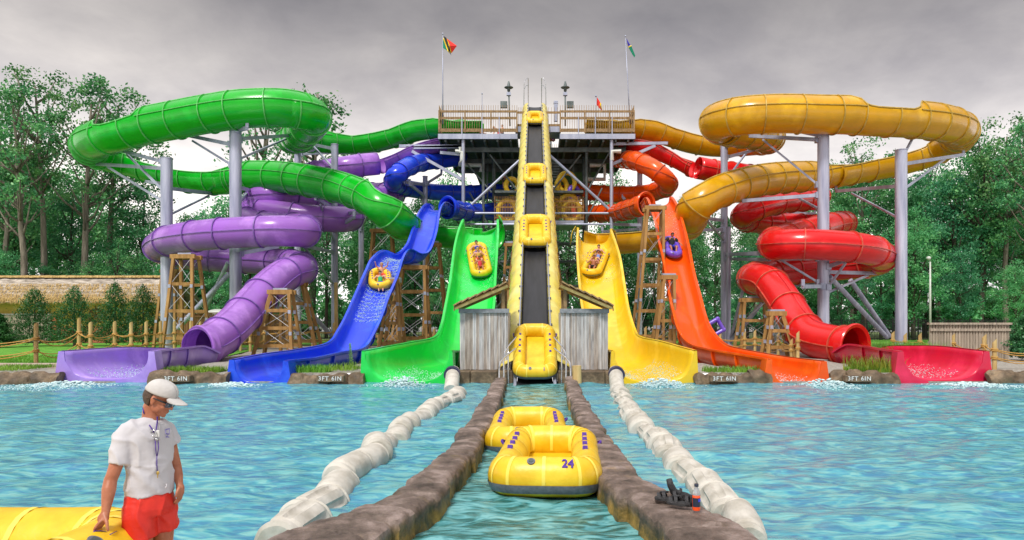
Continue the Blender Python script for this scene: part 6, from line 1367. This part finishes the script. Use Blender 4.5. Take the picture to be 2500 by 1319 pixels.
for s in (-1, 1):
    b.grid([[h(.075+.034*math.cos(a*.9), s*(.006+.060*math.sin(max(a,0)+.02)/math.sin(1.25)*1.0)*1.0, z) for a in np.linspace(.02, 1.25, 12)] for z in (-.017,-.006,.006,.017)])
b.put('lens', M_lens, guard, smooth=True, solid=.004)
b = MB()
for s in (-1, 1): b.tube([h(.088,s*.060,.012), h(.06,s*.074,.012), h(.02,s*.082,.010), h(-.02,s*.085,.006)], [.006,.007,.005,.004], 8); b.tube([h(.1095,s*.004,.014), h(.104,s*.028,.018), h(.088,s*.060,.014)], .0038, 6)
b.put('glasses_frame', M_black, guard, smooth=True)
# lanyard with stopwatch, whistle and key

b = MB(); b.tube([ch(349,996,-.035), ch(351,1008,-.062), ch(357,1024,-.095), ch(366,1040,-.135), ch(376,1056,-.168)], .0042, 6); b.tube([ch(384,1018,-.085), ch(384,1030,-.118), ch(382,1044,-.148), ch(380,1056,-.168)], .0042, 6)
b.tube([ch(379,1075,-.182), ch(380,1095,-.182), ch(382,1113,-.180)], .0034, 6); b.tube([ch(386,1075,-.180), ch(387,1095,-.180), ch(384,1113,-.180)], .0034, 6); b.tube([ch(383,1113,-.182), ch(383,1134,-.182), ch(384,1150,-.182)], .0034, 6); b.put('lanyard', M_strap, guard, smooth=True)
b = MB(); b.tube([ch(374,1058,-.178)+Vector((.018*math.cos(a), 0, .022*math.sin(a))) for a in np.linspace(0, 2*PI, 19)[:-1]], .004, 6, closed=True); b.put('ring', M_chrome, guard, smooth=True)
b = MB(); b.box(ch(384,1059,-.184), (.034,.014,.048)); b.put('stopwatch', M_letter, guard, bevel=.006); b = MB(); b.box(ch(384,1057,-.193), (.024,.004,.016)); b.put('stopwatch_screen', M_black, guard)
b = MB(); b.tube([ch(379,1073,-.19), ch(387,1073,-.19)], .010, 10); b.put('whistle', M_chrome, guard, smooth=True)
b = MB(); b.ell(ch(385,1155,-.184), (.012,.004,.013)); b.box(ch(385,1163,-.184), (.005,.003,.026)); b.put('key', mat('brass', (.5,.35,.1), rough=.35, metal=.8), guard, smooth=40)
b = MB()
for (x0,y0,x1,y1) in ((404,1049,414,1046),(404,1049,405,1058),(405,1058,413,1060),(414,1046,413,1060),(409,1060,409,1066),(405,1066,413,1067)):
    for w_ in (0,1.2): b.tube([ch(x0,y0+w_,-.1), ch(x1,y1+w_,-.1)], .0018, 5)
o = b.put('shirt_emblem', M_logo, guard)

# ---------------------------------------------------------------- riders and people on the deck
def person(label, loc, R, pose, skin, hair, wear, long_hair=False, sc=1.0, group=None):
    """pose: 'sit' (reclined, legs ahead), 'up' (arms raised), 'stand', 'bend'; local -Y is ahead"""
    t = thing('person', label, 'person', (0,0,0), group); B = MB(); V = Vector
    if pose in ('sit','up','lean'):
        hip, ch_, nk, hd = V((0,.02,.12)), V((0,.20,.36)), V((0,.27,.50)), V((0,.27,.64)); legs = [[(V((s*.10,0,.12)), .085), (V((s*.17,-.38,.30)), .065), (V((s*.14,-.46,.26)), .055), (V((s*.11,-.72,.08)), .04), (V((s*.11,-.82,.12)), .03)] for s in (-1,1)]
        if pose == 'up': arms = [[(V((s*.18,.25,.46)), .05), (V((s*.30,.20,.58)), .04), (V((s*.34,.16,.80)), .032), (V((s*.35,.15,.88)), .035)] for s in (-1,1)]
        else: arms = [[(V((s*.18,.24,.46)), .05), (V((s*.34,.12,.34)), .04), (V((s*.46,-.08,.30)), .032), (V((s*.48,-.15,.29)), .035)] for s in (-1,1)]
    elif pose == 'stand':
        hip, ch_, nk, hd = V((0,0,.92)), V((0,0,1.28)), V((0,0,1.45)), V((0,-.02,1.60)); legs = [[(V((s*.09,0,.9)), .09), (V((s*.11,-.02,.48)), .062), (V((s*.11,.02,.08)), .04), (V((s*.11,-.12,.03)), .035)] for s in (-1,1)]
        arms = [[(V((s*.18,0,1.38)), .05), (V((s*.24,-.02,1.10)), .04), (V((s*.22,-.14,.90)), .032), (V((s*.22,-.16,.83)), .035)] for s in (-1,1)]
    else:
        hip, ch_, nk, hd = V((0,.10,.88)), V((0,-.22,1.12)), V((0,-.36,1.22)), V((0,-.46,1.30)); legs = [[(V((s*.09,.1,.86)), .09), (V((s*.11,-.08,.48)), .062), (V((s*.11,.10,.08)), .04), (V((s*.11,-.06,.03)), .035)] for s in (-1,1)]
        arms = [[(V((s*.17,-.28,1.18)), .05), (V((s*.20,-.34,.90)), .04), (V((s*.18,-.46,.68)), .032), (V((s*.18,-.5,.62)), .035)] for s in (-1,1)]
    chain(B, [(hip, .125), (hip.lerp(ch_, .5), .115), (ch_, .13), (ch_.lerp(nk, .6), .10), (nk, .055), (hd-V((0,0,.05)), .06)], 12); B.ell(hd, (.08,.095,.115), 14, 10); B.ell(hd+V((0,-.095,-.01)), (.014,.018,.02), 8, 6)
    for s in (-1,1): B.ell(hd+V((s*.08,0,-.01)), (.012,.02,.028), 8, 6); B.ell(ch_+V((s*.12,0,.05)), (.075,.075,.07), 10, 8)
    for ch2 in legs+arms:
        chain(B, ch2, 10)
    for a in arms:     # palm and fingers
        e, w0 = a[-1][0], a[-2][0]; d = (e-w0).normalized(); sd = d.cross(V((0,0,1))); sd = sd.normalized() if sd.length > .1 else V((1,0,0))
        for j in range(4): B.tube([e+sd*(j-1.5)*.018, e+sd*(j-1.5)*.024+d*(.075-.01*abs(j-1.4))], [.012,.009], 6)
        B.tube([e-sd*.02, e-sd*.055+d*.03], [.012,.009], 6)
    baked('body', B, skin, .017, t, 2)
    b = MB(); b.ell(hd+V((0,.018,.022)), (.092,.098,.108), 16, 12); b.f = [f for f in b.f if all(not (b.v[i][1] < hd.y-.045 and b.v[i][2] < hd.z+.05) for i in f)]; b.m = [0]*len(b.f)
    if long_hair: b.tube([hd+V((0,.07,.0)), hd+V((0,.10,-.12)), hd+V((0,.09,-.22))], [.07,.06,.03], 8)
    b.put('hair', hair, t, smooth=True, solid=.01)
    for kind, m in wear:
        b = MB()
        if kind == 'trunks':
            b.tube([hip.lerp(ch_,.3), hip-V((0,0,.02))], [.135,.14], 14)
            for l_ in legs: b.tube([l_[0][0], l_[0][0].lerp(l_[1][0], .7)], [.105,.098], 12)
        elif kind == 'top': b.tube([hip.lerp(ch_,.62), ch_, ch_.lerp(nk,.45)], [.128,.142,.12], 14)
        elif kind == 'suit': b.tube([hip-V((0,0,.03)), hip, hip.lerp(ch_,.5), ch_, ch_.lerp(nk,.5)], [.12,.135,.125,.142,.11], 14)
        elif kind == 'tee':
            b.tube([hip.lerp(ch_,.1), hip.lerp(ch_,.5), ch_, ch_.lerp(nk,.75)], [.15,.14,.155,.10], 14)
            for a in arms: b.tube([a[0][0], a[0][0].lerp(a[1][0], .8)], [.075,.07], 10)
        b.put({'trunks':'swim_trunks','top':'bikini_top','suit':'swimsuit','tee':'dark_tee'}[kind], m, t, smooth=50)
    t.location = loc; t.rotation_euler = R.to_euler(); t.scale = (sc,sc,sc); return t
def cloth(n, c): return mat('cloth_'+n, c, rough=.8)
C_blue, C_red, C_navy, C_green, C_black, C_yel = cloth('blue',(.05,.06,.5)), cloth('red',(.75,.03,.02)), cloth('navy',(.02,.025,.08)), cloth('green',(.03,.5,.2)), cloth('black',(.015,.015,.018)), cloth('ochre',(.6,.4,.05))
def chute_pose(G, py, yaw, side=0, lift=.06):
    g, fr = G; best = min(range(len(fr)), key=lambda i: abs((790-(fr[i][0]-fr[i][3]*fr[i][4]*.8).z*0-((fr[i][0]-fr[i][3]*fr[i][4]*.8).z-H)*F/fr[i][0].y)-py)+(1000 if i < 5 else 0))
    c, T_, W_, U_, dp, wd = fr[best]; z = U_; y = -T_; x = y.cross(z).normalized(); M_ = Matrix((x, y, z)).transposed(); return c-U_*(dp-lift)+W_*side, M_ @ Rz(yaw)
def crew(G, py, yaw, raft, side, people, fy, lift=.05, lowz=.12):
    loc, R = chute_pose(G, py, yaw, side, lift); place(raft, loc, R)
    for (label, y, x, pose, skin, hair, wear, lh, sc) in people:
        person(label, loc+R @ Vector((x, y, lowz)), R @ Rx(fy), pose, skin, hair, wear, lh, sc)
rg = make_raft('raft', 'long yellow raft with three riders sliding down the green drop', W=1.42, Lr=4.6, group='yellow rafts', seams=False, rc=.7)
crew(G_green, 634, 8, rg, .15, [('rider in a blue bikini at the top end of the raft on the green drop', 1.15, 0, 'sit', M_skin2, M_hairk, [('top',C_blue),('trunks',C_blue)], False, 1.15), ('rider in red shorts in the middle of the raft on the green drop', .15, 0, 'sit', M_skin2, M_hairb, [('trunks',C_red),('top',C_ := C_yel)], True, 1.1), ('small rider in a pink red swimsuit foremost on the green drop raft', -.85, 0, 'sit', M_skin, M_hair, [('suit',cloth('pink_red',(.7,.05,.08)))], True, .95)], 0)
ry = copy_tree(rg); ry['label'] = 'long yellow raft with four riders sliding down the yellow drop'
crew(G_yellow, 640, -12, ry, -.15, [('rider in a navy top at the rear of the raft on the yellow drop', 1.2, 0, 'sit', M_skin2, M_hairk, [('top',C_navy),('trunks',C_blue)], True, 1.1), ('second rider from the rear, in a light blue suit, on the yellow drop', .5, .1, 'sit', M_skin, M_hair, [('suit',cloth('light_blue',(.2,.3,.7)))], False, .95), ('third rider from the rear, in an ochre suit, on the yellow drop', -.1, 0, 'sit', M_skin2, M_hairb, [('suit',C_yel)], False, .95), ('bare chested rider in black trunks foremost on the yellow drop raft', -.85, .0, 'sit', M_skin, M_hair, [('trunks',C_black)], False, 1.1)], 0)
rb = make_raft('raft', 'short yellow two person tube in white water on the blue drop', W=1.35, Lr=2.0, group='yellow rafts', seams=False, rc=.66)
crew(G_blue, 685, 14, rb, -.1, [('bare chested rider with arms up at the rear of the blue drop tube', .45, .12, 'up', M_skin2, M_hairb, [('trunks',C_ := C_red)], False, 1.05), ('rider in a green and blue swimsuit at the front of the blue drop tube', -.35, 0, 'sit', M_skin2, M_hair, [('suit',C_green),('trunks',C_blue)], False, 1.0)], 0)
ro = make_raft('purple_float', 'purple one person float carrying a rider down the orange drop', W=1.15, Lr=2.2, body=M_vinylp, group=None, seams=False, handles=False, rc=.55, cat='float'); del_g = ro.pop('group', None) if 'group' in ro else None
crew(G_orange, 612, 3, ro, .0, [('lone rider in a black tee on the purple float', .15, 0, 'sit', M_skin, M_hairk, [('tee',C_black),('trunks',C_blue)], False, 1.25)], -6)
zt_ = TZ-.05
person('person in teal sitting by the green slide start behind the railing', Vector((P(1172,0,26).x, F/26, zt_+.45)), Rz(20), 'sit', M_skin2, M_hairk, [('suit',cloth('teal',(.05,.4,.4)))], False, 1.1)
person('child bending over the green slide start behind the railing', Vector((P(1216,0,26).x, F/26, zt_)), Rz(-70), 'bend', M_skin2, M_hairb, [('trunks',C_red)], False, .98)
person('person in dark shorts standing by the green slide start', Vector((P(1226,0,26).x, F/26+.4, zt_)), Rz(-60), 'stand', M_skin2, M_hair, [('trunks',C_black)], False, .98)
person('left one of two people waiting right of the conveyor head', Vector((P(1341,0,26).x, F/26+.6, zt_+.1)), Rz(10), 'sit', M_skin, M_hairk, [('suit',C_red)], False, 1.1)
person('right one of two people waiting right of the conveyor head', Vector((P(1351,0,26).x, F/26+.5, zt_+.1)), Rz(-10), 'sit', M_skin, M_hairk, [('suit',C_blue)], False, 1.1)
person('bare chested person stacking tubes on the left storage platform', Vector((P(1230,0,25.9).x, F/25.9+.5, P(0,470,24.9).z)), Rz(-40), 'stand', M_skin, M_hairk, [('trunks',C_black)], False, .95)
person('person in red behind the tubes on the right storage platform', Vector((P(1366,0,25.9).x, F/25.9+1.2, P(0,470,24.9).z)), Rz(40), 'stand', M_skin, M_hairk, [('suit',C_red)], False, .95)
# white water round the rafts on the chutes
def near(G, py0, py1):
    fr = G[1]; pr = [790-(f_[0]-f_[3]*f_[4]*.8-Vector((0,0,H))).z*F/f_[0].y for f_ in fr]; ok = [i for i, v in enumerate(pr) if py0 < v < py1 and i > 3]; return (min(ok), max(ok)-1) if ok else (5, 8)
for G, a, c, k0_, k1_, lb, dn in ((G_blue,640,800,6,24,'white water trailing below the tube on the blue drop',2400),(G_green,575,720,9,23,'foam around the raft on the green drop',300),(G_yellow,610,700,8,22,'foam around the raft on the yellow drop',160),(G_orange,520,640,9,20,'spray around the float on the orange drop',90)):
    i0, i1 = near(G, a, c); slide_water(G[0], G[1], i0, i1, k0_, k1_, int(a), lb, dn, .045)
for G, lb, k0_, k1_ in ((G_green,'sheet of water running out of the green exit',8,23),(G_yellow,'sheet of water running out of the yellow exit',8,23),(G_purple,'sheet of water running out of the violet exit',6,22),(G_red,'sheet of water running out of the red exit',6,22),(G_orange,'sheet of water running out of the orange exit',8,22)):
    n_ = len(G[1]); slide_water(G[0], G[1], n_-12, n_-2, k0_, k1_, n_, lb, 330, .04)
